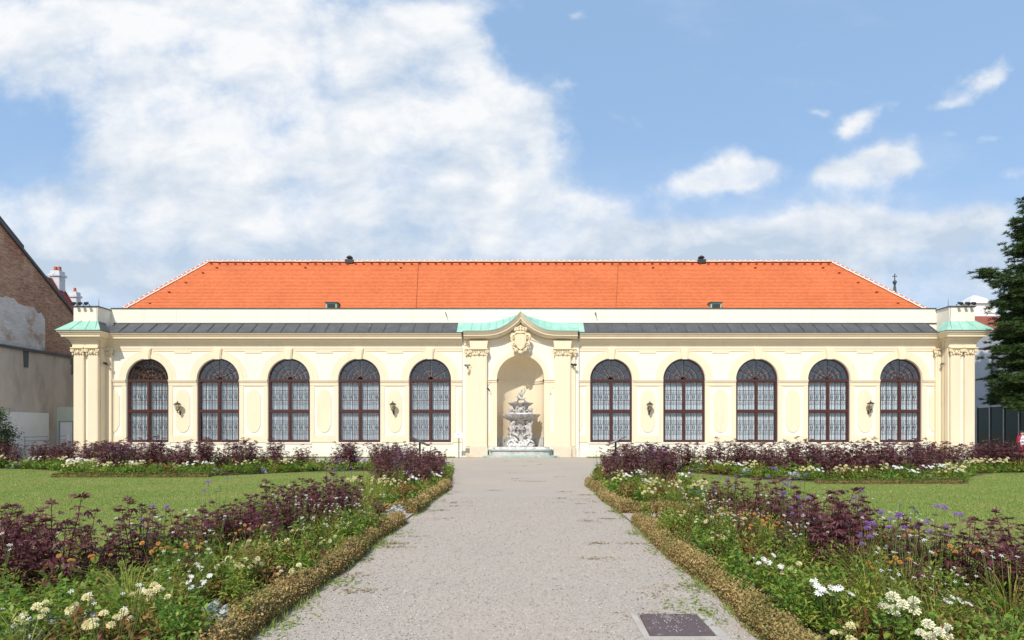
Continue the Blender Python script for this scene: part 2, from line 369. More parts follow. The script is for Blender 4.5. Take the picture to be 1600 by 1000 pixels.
sheet('gravel_path', [(-2.5, .2), (2.25, .2), (2.25, 18.6), (4.5, 25.6), (34, 25.6), (34, 37.2), (-34, 37.2), (-34, 27.4), (-4.5, 27.4), (-2.5, 18.6)], -.004, GRAVEL)
sheet('lawn', [(-40, 3.2), (-4.9, 3.2), (-4.9, 20), (-6.5, 24.6), (-9, 24.0), (-12, 21.4), (-17, 21.2), (-18.6, 24), (-22, 25.8), (-40, 26)], .02, TURF)
sheet('lawn', [(40, 3.2), (40, 23.4), (19, 23.4), (16.5, 21.5), (14.2, 18.6), (10.8, 18.7), (8.5, 20), (6.3, 24), (4.9, 20), (4.9, 3.2)], .02, TURF)
BEDS = {
 'near left': [(-5.0, 3.3), (-2.3, 3.3), (-2.3, 10.7), (-5.0, 10.7)],
 'near right': [(2.05, 3.3), (5.0, 3.3), (5.0, 10.7), (2.05, 10.7)],
 'mid left': [(-5.0, 11.8), (-2.3, 11.8), (-2.3, 18.2), (-3.2, 26.6), (-8, 26.9), (-6.6, 24.3), (-5.0, 19.5)],
 'mid right': [(2.05, 11.8), (5.0, 11.8), (5.0, 19.5), (6.4, 24.1), (7.5, 25.2), (3.2, 25.2), (2.05, 18.2)],
 'far left': [(-8, 26.9), (-30, 27.2), (-30, 25.9), (-22, 25.6), (-18.6, 23.8), (-17.0, 21.0), (-12, 21.2), (-9, 23.8), (-6.6, 24.3)],
 'far right': [(6.4, 24.1), (8.5, 19.8), (10.8, 18.5), (14.2, 18.4), (16.5, 21.3), (19, 23.2), (33, 23.2), (33, 25.2), (7.5, 25.2)],
}
for k, p in BEDS.items(): sheet('flower_bed_soil', p, .03, SOIL)
sheet('dusty_gap', [(-5.6, 10.72), (-2.25, 10.72), (-2.25, 11.78), (-5.6, 11.78)], .026, DUST)
sheet('dusty_gap', [(2.0, 10.72), (5.6, 10.72), (5.6, 11.78), (2.0, 11.78)], .026, DUST)
sheet('grass_verge', [(-27, 36.75), (-4.4, 36.75), (-4.4, 37.7), (-27, 37.7)], .012, TURF)
sheet('grass_verge', [(4.1, 36.75), (27, 36.75), (27, 37.7), (4.1, 37.7)], .012, TURF)

# ================================================================== ORANGERY (local: y = 0 is the wall face)
Y0 = 38.0
ORG = thing('orangery', 'long cream orangery with orange hipped tile roof and ten arched windows', 'building', (0, Y0, 0))
K = 900 / Y0
def X(px): return (px - 818) / K
def Z(py): return 1.7 + (674 - py) / K
def part(mb, name, m, smooth=False, parent=None): return mb.build(name, m, parent or ORG, local=True, smooth=smooth)
CW = [X(p) for p in (230.6, 341.1, 451.6, 561.6, 672.1, 955.0, 1069.1, 1182.8, 1295.3, 1407.5)]
CX = X(813.5)                                            # axis of the niche
HW, ZS, ZB = 1.38, 5.11, .98                             # window half width, spring, sill
ZT = 8.3
LB, RB = CX - 3.85, CX + 3.85                            # centre piece limits
PLX, PRX = -27.5, 27.5                                   # pavilion inner edges
def arc(r, n, cx=0, cz=0, a0=PI, a1=0): return [(cx + r * math.cos(a0 + (a1 - a0) * i / n), cz + r * math.sin(a0 + (a1 - a0) * i / n)) for i in range(n + 1)]
def wall_bay(x0, x1, cx, yf=0.0, depth=.42, hw=HW, zb=ZB, zs=ZS, top=lambda x: ZT, n=28):
    b = MB(); a = arc(hw, n, cx, zs)
    b.add([(x0, yf, 0), (cx - hw, yf, 0), (cx - hw, yf, ZT - .6), (x0, yf, ZT - .6)], [(0, 1, 2, 3)])
    b.add([(cx + hw, yf, 0), (x1, yf, 0), (x1, yf, ZT - .6), (cx + hw, yf, ZT - .6)], [(0, 1, 2, 3)])
    b.add([(cx - hw, yf, 0), (cx + hw, yf, 0), (cx + hw, yf, zb), (cx - hw, yf, zb)], [(0, 1, 2, 3)])
    for (xa, za), (xb, zc) in zip(a, a[1:]): b.add([(xa, yf, za), (xb, yf, zc), (xb, yf, ZT - .6), (xa, yf, ZT - .6)], [(0, 1, 2, 3)])
    xs = [x0] + [p[0] for p in a] + [x1]                 # strip up to the (possibly curved) top
    if x1 - x0 > 0:
        ext = []
        for xa, xb in zip(xs, xs[1:]):
            k = max(1, int((xb - xa) / .2))
            ext += [xa + (xb - xa) * i / k for i in range(k)]
        ext.append(x1)
        for xa, xb in zip(ext, ext[1:]): b.add([(xa, yf, ZT - .6), (xb, yf, ZT - .6), (xb, yf, top(xb)), (xa, yf, top(xa))], [(0, 1, 2, 3)])
    loop = [(cx - hw, zb)] + a + [(cx + hw, zb)]         # reveal
    for (xa, za), (xb, zc) in zip(loop, loop[1:]): b.add([(xa, yf, za), (xb, yf, zc), (xb, yf + depth, zc), (xa, yf + depth, za)], [(0, 1, 2, 3)])
    b.add([(cx - hw, yf, zb), (cx + hw, yf, zb), (cx + hw, yf + depth, zb), (cx - hw, yf + depth, zb)], [(0, 1, 2, 3)])
    return b
def bounds(i):
    l = {0: PLX - .3, 5: RB}.get(i, None); r = {4: LB, 9: PRX + .3}.get(i, None)
    if l is None: l = (CW[i - 1] + CW[i]) / 2
    if r is None: r = (CW[i] + CW[i + 1]) / 2
    return l, r
for i, cx in enumerate(CW):
    l, r = bounds(i)
    part(wall_bay(l, r, cx), 'wall', PALE)
# ---- raised cream work round each window
def ring(r0, r1, cx, cz, y0, y1, n=30, down=0.0):
    o = arc(r1, n, cx, cz); q = arc(r0, n, cx, cz); b = MB()
    if down:
        o = [(o[0][0], cz - down)] + o + [(o[-1][0], cz - down)]; q = [(q[0][0], cz - down)] + q + [(q[-1][0], cz - down)]
    m = len(o)
    vs = [(x, y0, z) for x, z in o] + [(x, y0, z) for x, z in q] + [(x, y1, z) for x, z in o] + [(x, y1, z) for x, z in q]
    fs = []
    for i in range(m - 1): fs += [(i, i + 1, m + i + 1, m + i), (i, 2 * m + i, 2 * m + i + 1, i + 1), (m + i, m + i + 1, 3 * m + i + 1, 3 * m + i)]
    fs += [(0, m, 3 * m, 2 * m), (m - 1, 3 * m - 1, 4 * m - 1, 2 * m - 1)]
    return b.add(vs, fs)
proto_arch = MB()
for q in (ring(1.405, 1.66, 0, ZS, -.055, .002), ring(1.66, 1.90, 0, ZS, -.03, .002)): proto_arch.add(q.v, q.f)
A0 = part(proto_arch, 'archivolt', CREAM); A0.location.x = CW[0]
kb = MB().prism([(-.20, 6.46), (.20, 6.46), (.27, 7.18), (-.27, 7.18)], -.12, .004); kb.prism([(-.15, 6.44), (.15, 6.44), (.2, 7.1), (-.2, 7.1)], -.16, -.12)
K0 = part(kb, 'keystone', CREAM); K0.location.x = CW[0]
sb = MB().box(-HW - .12, HW + .12, -.05, .3, ZB - .09, ZB - .002)
S0 = part(sb, 'window_sill', PALE); S0.location.x = CW[0]
for cx in CW[1:]:
    for o in (A0, K0, S0): c = o.copy(); COL.objects.link(c); c.location.x = cx; c.parent = ORG
def oval(cx, x0, x1, w=.47, za=2.05, zb=4.05, r=.40):
    p = [(cx - w, za), ] + [(cx - r, za)] + [(cx - r * math.cos(PI * i / 14), za - .42 * math.sin(PI * i / 14)) for i in range(1, 14)] + [(cx + r, za), (cx + w, za), (cx + w, zb), (cx + r, zb)]
    p += [(cx + r * math.cos(PI * i / 14), zb + .42 * math.sin(PI * i / 14)) for i in range(1, 14)] + [(cx - r, zb), (cx - w, zb)]
    q = []
    for x, z in p:
        x = min(max(x, x0), x1)
        if not q or (abs(q[-1][0] - x) > 1e-4 or abs(q[-1][1] - z) > 1e-4): q.append((x, z))
    return q
def pier(x0, x1, cx, clipl, clipr):
    """impost moulding, raised frame and oval field between two windows"""
    b = MB()
    b.box(x0, x1, -.05, .003, 4.72, 4.93); b.box(x0 - .0, x1, -.09, .003, 4.93, 5.03); b.box(x0, x1, -.13, .003, 5.03, 5.10)
    part(b, 'impost_moulding', CREAM)
    f = MB(); sw = .27
    xl = x0 if clipl else x0 + sw; xr = x1 if clipr else x1 - sw
    if not clipl: f.box(x0, xl, -.03, .003, ZB, 4.72)
    if not clipr: f.box(xr, x1, -.03, .003, ZB, 4.72)
    f.box(xl, xr, -.03, .003, ZB, 1.42); f.box(xl, xr, -.03, .003, 4.66, 4.72)
    part(f, 'pier_frame', CREAM)
    e = MB(); e.prism(oval(cx, xl + .02, xr - .02), -.028, .003)
    part(e, 'oval_panel', CREAM)
iv = [(bounds(0)[0] + .3, CW[0] - HW - .02, CW[0] - HW - .95, True, False)]
for i in range(4): iv.append((CW[i] + HW + .02, CW[i + 1] - HW - .02, (CW[i] + CW[i + 1]) / 2, False, False))
iv.append((CW[4] + HW + .02, LB, CW[4] + HW + .97, False, True)); iv.append((RB, CW[5] - HW - .02, CW[5] - HW - .97, True, False))
for i in range(5, 9): iv.append((CW[i] + HW + .02, CW[i + 1] - HW - .02, (CW[i] + CW[i + 1]) / 2, False, False))
iv.append((CW[9] + HW + .02, PRX, CW[9] + HW + .95, False, True))
for a in iv: pier(*a)
for x0, x1, cs in ((PLX, LB, CW[:5]), (RB, PRX, CW[5:])):    # band under the architrave with dropped tabs between the arches
    b = MB(); b.box(x0, x1, -.03, .003, 6.98, 7.2)
    mids = [(p + q) / 2 for p, q in zip(cs, cs[1:])]
    for m_ in mids: b.box(m_ - .55, m_ + .55, -.029, .003, 6.86, 6.98)
    part(b, 'frieze_band', CREAM)
    b = MB(); b.box(x0, x1, -.06, .003, 0, .42); part(b, 'plinth', PALE)
# ---- entablature of the wings and corner pavilions
PROF = [(0, 7.12), (.05, 7.14), (.05, 7.30), (.09, 7.34), (.09, 7.44), (.14, 7.47), (.14, 7.56), (.20, 7.62), (.28, 7.68), (.28, 7.75), (.46, 7.755), (.46, 7.86), (.50, 7.89), (.54, 7.98), (.62, 8.05), (.62, 8.10), (.0, 8.12)]
PF = -.8                                                 # pavilion face
pathL = [(-29.06, 6), (-29.06, PF), (-27.5, PF), (-27.5, 0), (LB, 0)]
pathR = [(RB, 0), (27.5, 0), (27.5, PF), (29.14, PF), (29.14, 6)]
for p in (pathL, pathR): part(MB().sweep(PROF, p), 'cornice', CREAM)
# gutter edge strip of the sheet roof
for p in (pathL[2:], pathR[:3]): part(MB().sweep([(.56, 8.105), (.655, 8.105), (.655, 8.135), (.56, 8.14)], p), 'gutter_edge', LEAD)
# ---- attic wall
ATY, ATZ = .38, 9.9
part(MB().box(PLX, PRX, ATY, ATY + .3, 8.1, ATZ - .03), 'attic_wall', PALE)
part(MB().box(PLX + .0, PRX, ATY - .05, ATY + .36, ATZ - .03, ATZ + .02), 'attic_coping', LEAD)
for px in (644, 975, 270, 480, 1240): part(MB().box(X(px) - .012, X(px) + .012, ATY - .004, ATY + .1, 8.95, ATZ - .06), 'expansion_joint', SOCLE)
# ---- dark sheet roof over the cornice: one panel after another with standing seams
def sheet_panel(x0, x1, zf, zb, yf, yb, m, name, seam=True):
    b = MB(); e = R.uniform(-.006, .006)
    za, zc = (zf, zf) if not isinstance(zf, tuple) else zf; zd, ze = (zb, zb) if not isinstance(zb, tuple) else zb
    xa, xb = (x0, x1); xc, xd = (x0, x1)
    if isinstance(x0, tuple): xa, xc = x0
    if isinstance(x1, tuple): xb, xd = x1
    t = .02 + e
    b.add([(xa, yf, za), (xb, yf, zc), (xd, yb, ze), (xc, yb, zd), (xa, yf, za + t), (xb, yf, zc + t), (xd, yb, ze + t), (xc, yb, zd + t)],
          [(0, 3, 2, 1), (4, 5, 6, 7), (0, 1, 5, 4), (1, 2, 6, 5), (2, 3, 7, 6), (3, 0, 4, 7)])
    if seam:
        b.add([(xb - .014, yf, zc), (xb + .010, yf, zc), (xd + .010, yb, ze), (xd - .014, yb, ze), (xb - .014, yf, zc + .07), (xb + .010, yf, zc + .07), (xd + .010, yb, ze + .07), (xd - .014, yb, ze + .07)],
              [(0, 3, 2, 1), (4, 5, 6, 7), (0, 1, 5, 4), (1, 2, 6, 5), (2, 3, 7, 6), (3, 0, 4, 7)])
    return part(b, name, m)
for x0, x1 in ((-27.2, CX - 4.15), (CX + 4.15, 26.85)):
    n = round((x1 - x0) / .955)
    for i in range(n):
        a = x0 + (x1 - x0) * i / n; b_ = x0 + (x1 - x0) * (i + 1) / n - .006
        sheet_panel(a, b_, 8.13, 8.86, -.63, ATY - .005, LEAD, 'roof_panel')
part(MB().box(-27.3, PRX, ATY - .03, ATY + .001, 8.84, 8.93), 'roof_flashing', LEAD)
# ---- corner pavilions
def pavilion(xo, xi, s):                                 # xo outer edge, xi inner edge, s = +1 when the inner side is at larger x
    lo, hi = min(xo, xi), max(xo, xi)
    part(MB().box(lo, hi, PF + .14, 6, 0, 8.0), 'pavilion_wall', PALE)
    # return pilaster on the wall beside the pavilion
    xr = xi + s * .42; part(MB().box(min(xi, xr) + .001, max(xi, xr), -.16, .002, 0, 6.72), 'pilaster', CREAM)
    w = .65
    for k in (0, 1):
        a = xo + s * (k * (1.56 - w) ); b_ = a + s * w; l, h = min(a, b_), max(a, b_)
        p = MB().box(l, h, PF, PF + .16, .72, 6.72); p.box(l + .05, h - .05, PF - .012, PF + .01, 1.0, 6.45)
        part(p, 'pilaster', CREAM)
        p = MB().box(l - .05, h + .05, PF - .07, PF + .16, 0, .62); p.box(l - .03, h + .03, PF - .04, PF + .16, .62, .72); part(p, 'pilaster_base', SOCLE)
        capital((l + h) / 2, PF, h - l)
        part(MB().box(l - .02, h + .02, PF - .06, PF + .2, 7.10, 7.62), 'entablature_block', CREAM)
    capital(xi + s * .22, -.16, .44)
    # inner return of the pavilion
    l, h = (xi, xi + .06) if s > 0 else (xi - .06, xi)
    part(MB().box(l, h, PF + .06, -.17, 0, 7.1), 'pavilion_return', CREAM)
    # parapet block on top
    bx0, bx1 = (lo, hi)
    part(MB().box(bx0, bx1, PF, 2.2, 8.1, 9.74), 'parapet_block', PALE)
    part(MB().box(bx0 - .06, bx1 + .06, PF - .06, 2.3, 9.74, 9.80), 'parapet_coping', LEAD)
    # hipped copper skirt: front sheets and the two returns
    n = 3; fy, by = PF - .67, PF - .006
    fo, fi = xo - s * .68, xi + s * .64
    for i in range(n):
        t0, t1 = i / n, (i + 1) / n
        f0, f1 = fo + (fi - fo) * t0, fo + (fi - fo) * t1; b0, b1 = xo + (xi - xo) * t0, xo + (xi - xo) * t1
        if s > 0: sheet_panel((f0, b0), (f1, b1), 8.13, 8.80, fy, by, COPPER, 'copper_sheet')
        else: sheet_panel((f1, b1), (f0, b0), 8.13, 8.80, fy, by, COPPER, 'copper_sheet')
    b = MB(); b.add([(fi, fy, 8.135), (fi, ATY - .9, 8.135), (xi, ATY - .5, 8.80), (xi, by, 8.80), (fi, fy, 8.155), (fi, ATY - .9, 8.155), (xi, ATY - .5, 8.82), (xi, by, 8.82)], [(0, 1, 2, 3), (4, 5, 6, 7), (0, 1, 5, 4), (1, 2, 6, 5), (2, 3, 7, 6), (3, 0, 4, 7)])
    part(b, 'copper_sheet', LEAD if s > 0 else COPPER)
    b = MB(); b.add([(fo, fy, 8.135), (fo, 6, 8.135), (xo, 6, 8.80), (xo, by, 8.80), (fo, fy, 8.155), (fo, 6, 8.155), (xo, 6, 8.82), (xo, by, 8.82)], [(0, 1, 2, 3), (4, 5, 6, 7), (0, 1, 5, 4), (1, 2, 6, 5), (2, 3, 7, 6), (3, 0, 4, 7)])
    part(b, 'copper_sheet', COPPER)
def capital(cx, yf, w, z0=6.70, h=.42):
    """small ionic capital: abacus, two spiral volutes, egg band and hanging leaves"""
    b = MB(); hw = w / 2
    b.box(cx - hw - .10, cx + hw + .10, yf - .17, yf + .06, z0 + h - .07, z0 + h)
    b.box(cx - hw - .04, cx + hw + .04, yf - .10, yf + .06, z0 + h - .12, z0 + h - .07)
    b.box(cx - hw, cx + hw, yf - .05, yf + .06, z0, z0 + h - .12)
    for s in (-1, 1):
        c = (cx + s * (hw + .01), z0 + h - .20)
        pts = []; rr = []
        for i in range(22):
            a = 2 * PI * i / 10; r = .135 * (1 - i / 24); pts.append((c[0] + s * r * math.sin(a), yf - .09 - .04 * i / 22, c[1] + r * math.cos(a))); rr.append(.032 * (1 - i / 50))
        b.tube(pts, rr, 6)
        b.tube([(c[0], yf - .12, c[1]), (c[0], yf + .04, c[1])], [.06, .06], 8)
        b.ball((cx + s * hw * .55, yf - .07, z0 + .06), (.05, .035, .11), 6, 5)
        b.ball((cx + s * (hw + .02), yf - .07, z0 - .02), (.045, .03, .09), 6, 5)
    n = max(3, int(w / .11))
    for i in range(n): b.ball((cx - hw + w * (i + .5) / n, yf - .09, z0 + h - .2), (.035, .04, .06), 6, 4)
    b.ball((cx, yf - .1, z0 + .12), (.09, .05, .12), 7, 5)
    return part(b, 'capital', ORN, smooth=True)
pavilion(-29.06, -27.5, 1); pavilion(29.14, 27.5, -1)
# ---- body of the house behind the facade, roof
part(MB().box(-28.9, 29.0, 8.9, 9.2, 0, 9.8), 'rear_wall', PALE)
EY, RY = .62, 4.92; EZ, RZ = 9.72, 14.33
EL, ER, RL, RR_ = -27.15, 27.3, -23.5, 22.98
TILE = bpy.data.materials.new('clay_tile'); TILE.use_nodes = True
def _tile():
    t = TILE.node_tree; b = t.nodes['Principled BSDF']; b.inputs['Roughness'].default_value = .75; b.inputs['Specular IOR Level'].default_value = .25
    g = t.nodes.new('ShaderNodeNewGeometry'); s = t.nodes.new('ShaderNodeSeparateXYZ'); t.links.new(g.outputs['Position'], s.inputs[0])
    c = t.nodes.new('ShaderNodeCombineXYZ'); a = t.nodes.new('ShaderNodeMath'); a.operation = 'ADD'; t.links.new(s.outputs[0], a.inputs[0]); t.links.new(s.outputs[1], a.inputs[1])
    t.links.new(s.outputs[0], c.inputs[0]); t.links.new(s.outputs[2], c.inputs[1])
    br = t.nodes.new('ShaderNodeTexBrick'); t.links.new(c.outputs[0], br.inputs['Vector']); br.inputs['Scale'].default_value = 1
    br.inputs['Brick Width'].default_value = .19; br.inputs['Row Height'].default_value = 4.61 / 36; br.inputs['Mortar Size'].default_value = .006
    br.inputs['Color1'].default_value = (.55, .145, .05, 1); br.inputs['Color2'].default_value = (.64, .178, .064, 1); br.inputs['Mortar'].default_value = (.50, .13, .047, 1)
    n = t.nodes.new('ShaderNodeTexNoise'); n.inputs['Scale'].default_value = .45; n.inputs['Detail'].default_value = 8; t.links.new(g.outputs['Position'], n.inputs['Vector'])
    mr = t.nodes.new('ShaderNodeMapRange'); t.links.new(n.outputs[0], mr.inputs[0]); mr.inputs[1].default_value = .3; mr.inputs[2].default_value = .7; mr.inputs[3].default_value = .94; mr.inputs[4].default_value = 1.07
    v = t.nodes.new('ShaderNodeVectorMath'); v.operation = 'SCALE'; t.links.new(br.outputs[0], v.inputs[0]); t.links.new(mr.outputs[0], v.inputs['Scale']); t.links.new(v.outputs[0], b.inputs['Base Color'])
_tile()
def courses(n=36):
    b = MB()
    def quad(la, lb, ua, ub, k):                         # stepped courses from eave edge to top edge
        la, lb, ua, ub = map(Vector, (la, lb, ua, ub)); nrm = (lb - la).cross(ua - la).normalized()
        if nrm.z < 0: nrm = -nrm
        for i in range(k):
            t0, t1 = i / k, (i + 1) / k
            p, q = la.lerp(ua, t0), lb.lerp(ub, t0); r, s = lb.lerp(ub, t1), la.lerp(ua, t1)
            h = nrm * (.022 + R.uniform(-.004, .004))
            b.add([p + h, q + h, r, s, p - nrm * .03, q - nrm * .03], [(0, 1, 2, 3), (4, 5, 1, 0)])
    quad((EL, EY, EZ), (ER, EY, EZ), (RL, RY, RZ), (RR_, RY, RZ), n)
    quad((ER, RY * 2 - EY, EZ), (EL, RY * 2 - EY, EZ), (RR_, RY, RZ), (RL, RY, RZ), n)
    quad((EL, RY * 2 - EY, EZ), (EL, EY, EZ), (RL, RY, RZ), (RL, RY, RZ), n)
    quad((ER, EY, EZ), (ER, RY * 2 - EY, EZ), (RR_, RY, RZ), (RR_, RY, RZ), n)
    return b
tag(part(courses(), 'roof_tiles', TILE), kind='stuff')
tb = MB(); ln = .40
pts = [(math.cos(PI * i / 6), math.sin(PI * i / 6)) for i in range(7)]
vs = [(0 + j * ln, .13 * (1 + .12 * (1 - j)) * c, .10 * (1 + .12 * (1 - j)) * s_) for j in (0, 1) for c, s_ in pts]
tb.add(vs, [(i, i + 1, 8 + i, 7 + i) for i in range(6)]); tb.add([v_ for v_ in vs[:7]], [tuple(range(7))])
tb.mi = 1
vs = [(x_, r * 1.16 * .13 * c, r * 1.2 * .10 * s_) for x_, r in ((-.02, 1.12), (.07, 1.1)) for c, s_ in pts]
tb.add(vs, [(i, i + 1, 8 + i, 7 + i) for i in range(6)]); tb.add(vs[:7], [tuple(range(7))])
tb.add([(0, -.19, -.05), (ln, -.19, -.05), (ln, .19, -.05), (0, .19, -.05), (0, -.13, .03), (ln, -.13, .03), (ln, .13, .03), (0, .13, .03)], [(0, 1, 5, 4), (2, 3, 7, 6)])
CAP0 = None
def ridge(a, b):
    global CAP0
    a, b = Vector(a), Vector(b); d = b - a; n = round(d.length / .385); q = d.normalized().to_track_quat('X', 'Z')
    for i in range(n):
        if CAP0 is None: CAP0 = part(tb, 'ridge_tile', [TILE, MORTAR], smooth=True); c = CAP0
        else: c = CAP0.copy(); COL.objects.link(c); c.parent = ORG
        c.location = a + d * (i / n) + Vector((0, 0, .02 + R.uniform(-.008, .008))); c.rotation_mode = 'QUATERNION'; c.rotation_quaternion = q
ridge((RL, RY, RZ), (RR_, RY, RZ)); ridge((EL, EY, EZ), (RL, RY, RZ)); ridge((ER, EY, EZ), (RR_, RY, RZ))
hk = MB(); hk.box(-.09, .09, -.08, .02, .0, .015); hk.box(-.09, .09, -.09, -.075, -.005, .025)
HOOKM = mat('rusty_hook', (.20, .06, .03), .8, .2, 8)
HK = None
def hook(x, t):
    global HK
    o = HK.copy() if HK else part(hk, 'roof_hook', HOOKM)
    if HK: COL.objects.link(o); o.parent = ORG
    HK = HK or o
    o.location = (x, EY + (RY - EY) * t - .03, EZ + (RZ - EZ) * t + .03)
for i in range(78): hook(RL + .4 + (RR_ - RL - .8) * i / 77, .945 + R.uniform(-.004, .004))
for s, e, r in ((-1, EL, RL), (1, ER, RR_)):
    for t in (.15, .36, .55, .75): hook(e + (r - e) * t - s * 1.15, t)
for x in (RL + 1.0, -16, -9, 9.5, 17, RR_ - 1.0): hook(x, .86)
part(MB().box(X(655) * 1.11 - .01, X(655) * 1.11 + .01, RY - .06, RY - .04, RZ, RZ + .01), 'roof_cable', IRON)
for px, sx in ((650, -1), (962, 1)):                      # thin conductor running down the tiles
    xa = (px + 4 - 818) / 900 * (38 + RY); xb = (px - 818) / 900 * (38 + EY)
    part(MB().tube([(xa, RY - .1, RZ), (xb, EY, EZ + .08)], .010, 5), 'roof_cable', HOOKM)
for px in (547, 1095):                                    # cowls on the ridge
    x = (px - 818) / 900 * (Y0 + RY); b = MB()
    b.lathe(x, RY - .1, [(.15, RZ - .2), (.14, RZ + .22), (.24, RZ + .24), (.25, RZ + .3), (.10, RZ + .42)], 10); b.box(x - .3, x + .3, RY - .3, RY + .1, RZ - .15, RZ + .12)
    part(b, 'roof_vent', IRON)
for px in (519.5, 1117):                                  # small roof hatches
    x = (px - 818) / 900 * (Y0 + EY + .3); b = MB(); b.box(x - .36, x + .36, EY + .05, EY + .75, EZ + .05, EZ + .62)
    o = part(b, 'roof_hatch', COPPER)
    part(MB().box(x - .27, x + .27, EY + .03, EY + .06, EZ + .16, EZ + .52), 'hatch_pane', ROOM, parent=o)
    part(MB().box(x - .44, x + .44, EY - .04, EY + .85, EZ + .62, EZ + .66), 'hatch_lid', LEAD, parent=o)
for px in (1132, 1141): 
    x = (px - 818) / 900 * (Y0 + EY + .3); part(MB().prism([(x - .17, EZ + .12), (x + .17, EZ + .12), (x + .15, EZ + .26), (x - .15, EZ + .26)], EY + .1, EY + .3), 'roof_light', LEAD)

# ---- centre piece: wall with niche, pilasters, ogee cornice, coat of arms
PC = -.35; WCY = -.10
OG = [(0, 9.36), (.10, 9.26), (.165, 9.16), (.41, 8.92), (.82, 8.59), (1.24, 8.36), (1.65, 8.215), (2.1, 8.15), (2.47, 8.14), (3.0, 8.135), (3.9, 8.13)]
def zc(x):
    d = abs(x - CX)
    for (a, p), (b_, q) in zip(OG, OG[1:]):
        if d <= b_: return p + (q - p) * (d - a) / (b_ - a)
    return OG[-1][1]
part(wall_bay(LB, RB, CX, yf=WCY, depth=.02, hw=1.55, zb=.0, zs=5.14, top=lambda x: zc(x) - .02, n=36), 'centre_wall', PALE)
part(MB().box(LB - .001, LB + .02, WCY, .02, 0, 7.2), 'centre_wall_return', PALE); part(MB().box(RB - .02, RB + .001, WCY, .02, 0, 7.2), 'centre_wall_return', PALE)
nb = MB(); NN = 28; NH = 10                               # half-round niche with a quarter-sphere head
rows = [[(CX - 1.55 * math.cos(PI * i / NN), WCY + .015 + 1.55 * math.sin(PI * i / NN), z) for i in range(NN + 1)] for z in (0, 5.14)]
for j in range(1, NH + 1):
    a = PI / 2 * j / NH; r = 1.55 * math.cos(a); z = 5.14 + 1.55 * math.sin(a)
    rows.append([(CX - r * math.cos(PI * i / NN), WCY + .015 + r * math.sin(PI * i / NN), z) for i in range(NN + 1)])
vs = [p for r in rows for p in r]; w = NN + 1
nb.add(vs, [(j * w + i, j * w + i + 1, (j + 1) * w + i + 1, (j + 1) * w + i) for j in range(len(rows) - 1) for i in range(NN)])
part(nb, 'niche', CREAM, smooth=True)
def half_band(r0, z0, z1, t): 
    b = MB(); m = NN + 1
    vs = [(CX - q * math.cos(PI * i / NN), WCY + .015 + q * math.sin(PI * i / NN), z) for q, z in ((r0, z0), (r0 - t, z0), (r0 - t, z1), (r0, z1)) for i in range(m)]
    return b.add(vs, [(j * m + i, j * m + i + 1, ((j + 1) % 4) * m + i + 1, ((j + 1) % 4) * m + i) for j in range(4) for i in range(NN)])
q = half_band(1.549, 4.92, 5.05, .05); q2 = half_band(1.549, 5.05, 5.13, .09); q.add(q2.v, q2.f); part(q, 'niche_moulding', CREAM)
part(half_band(1.549, .0, 1.34, .03), 'niche_dado', WMARBLE)
q = ring(1.56, 1.72, CX, 5.14, WCY - .05, WCY + .01); q2 = ring(1.72, 1.86, CX, 5.14, WCY - .03, WCY + .01); q.add(q2.v, q2.f); part(q, 'archivolt', CREAM)
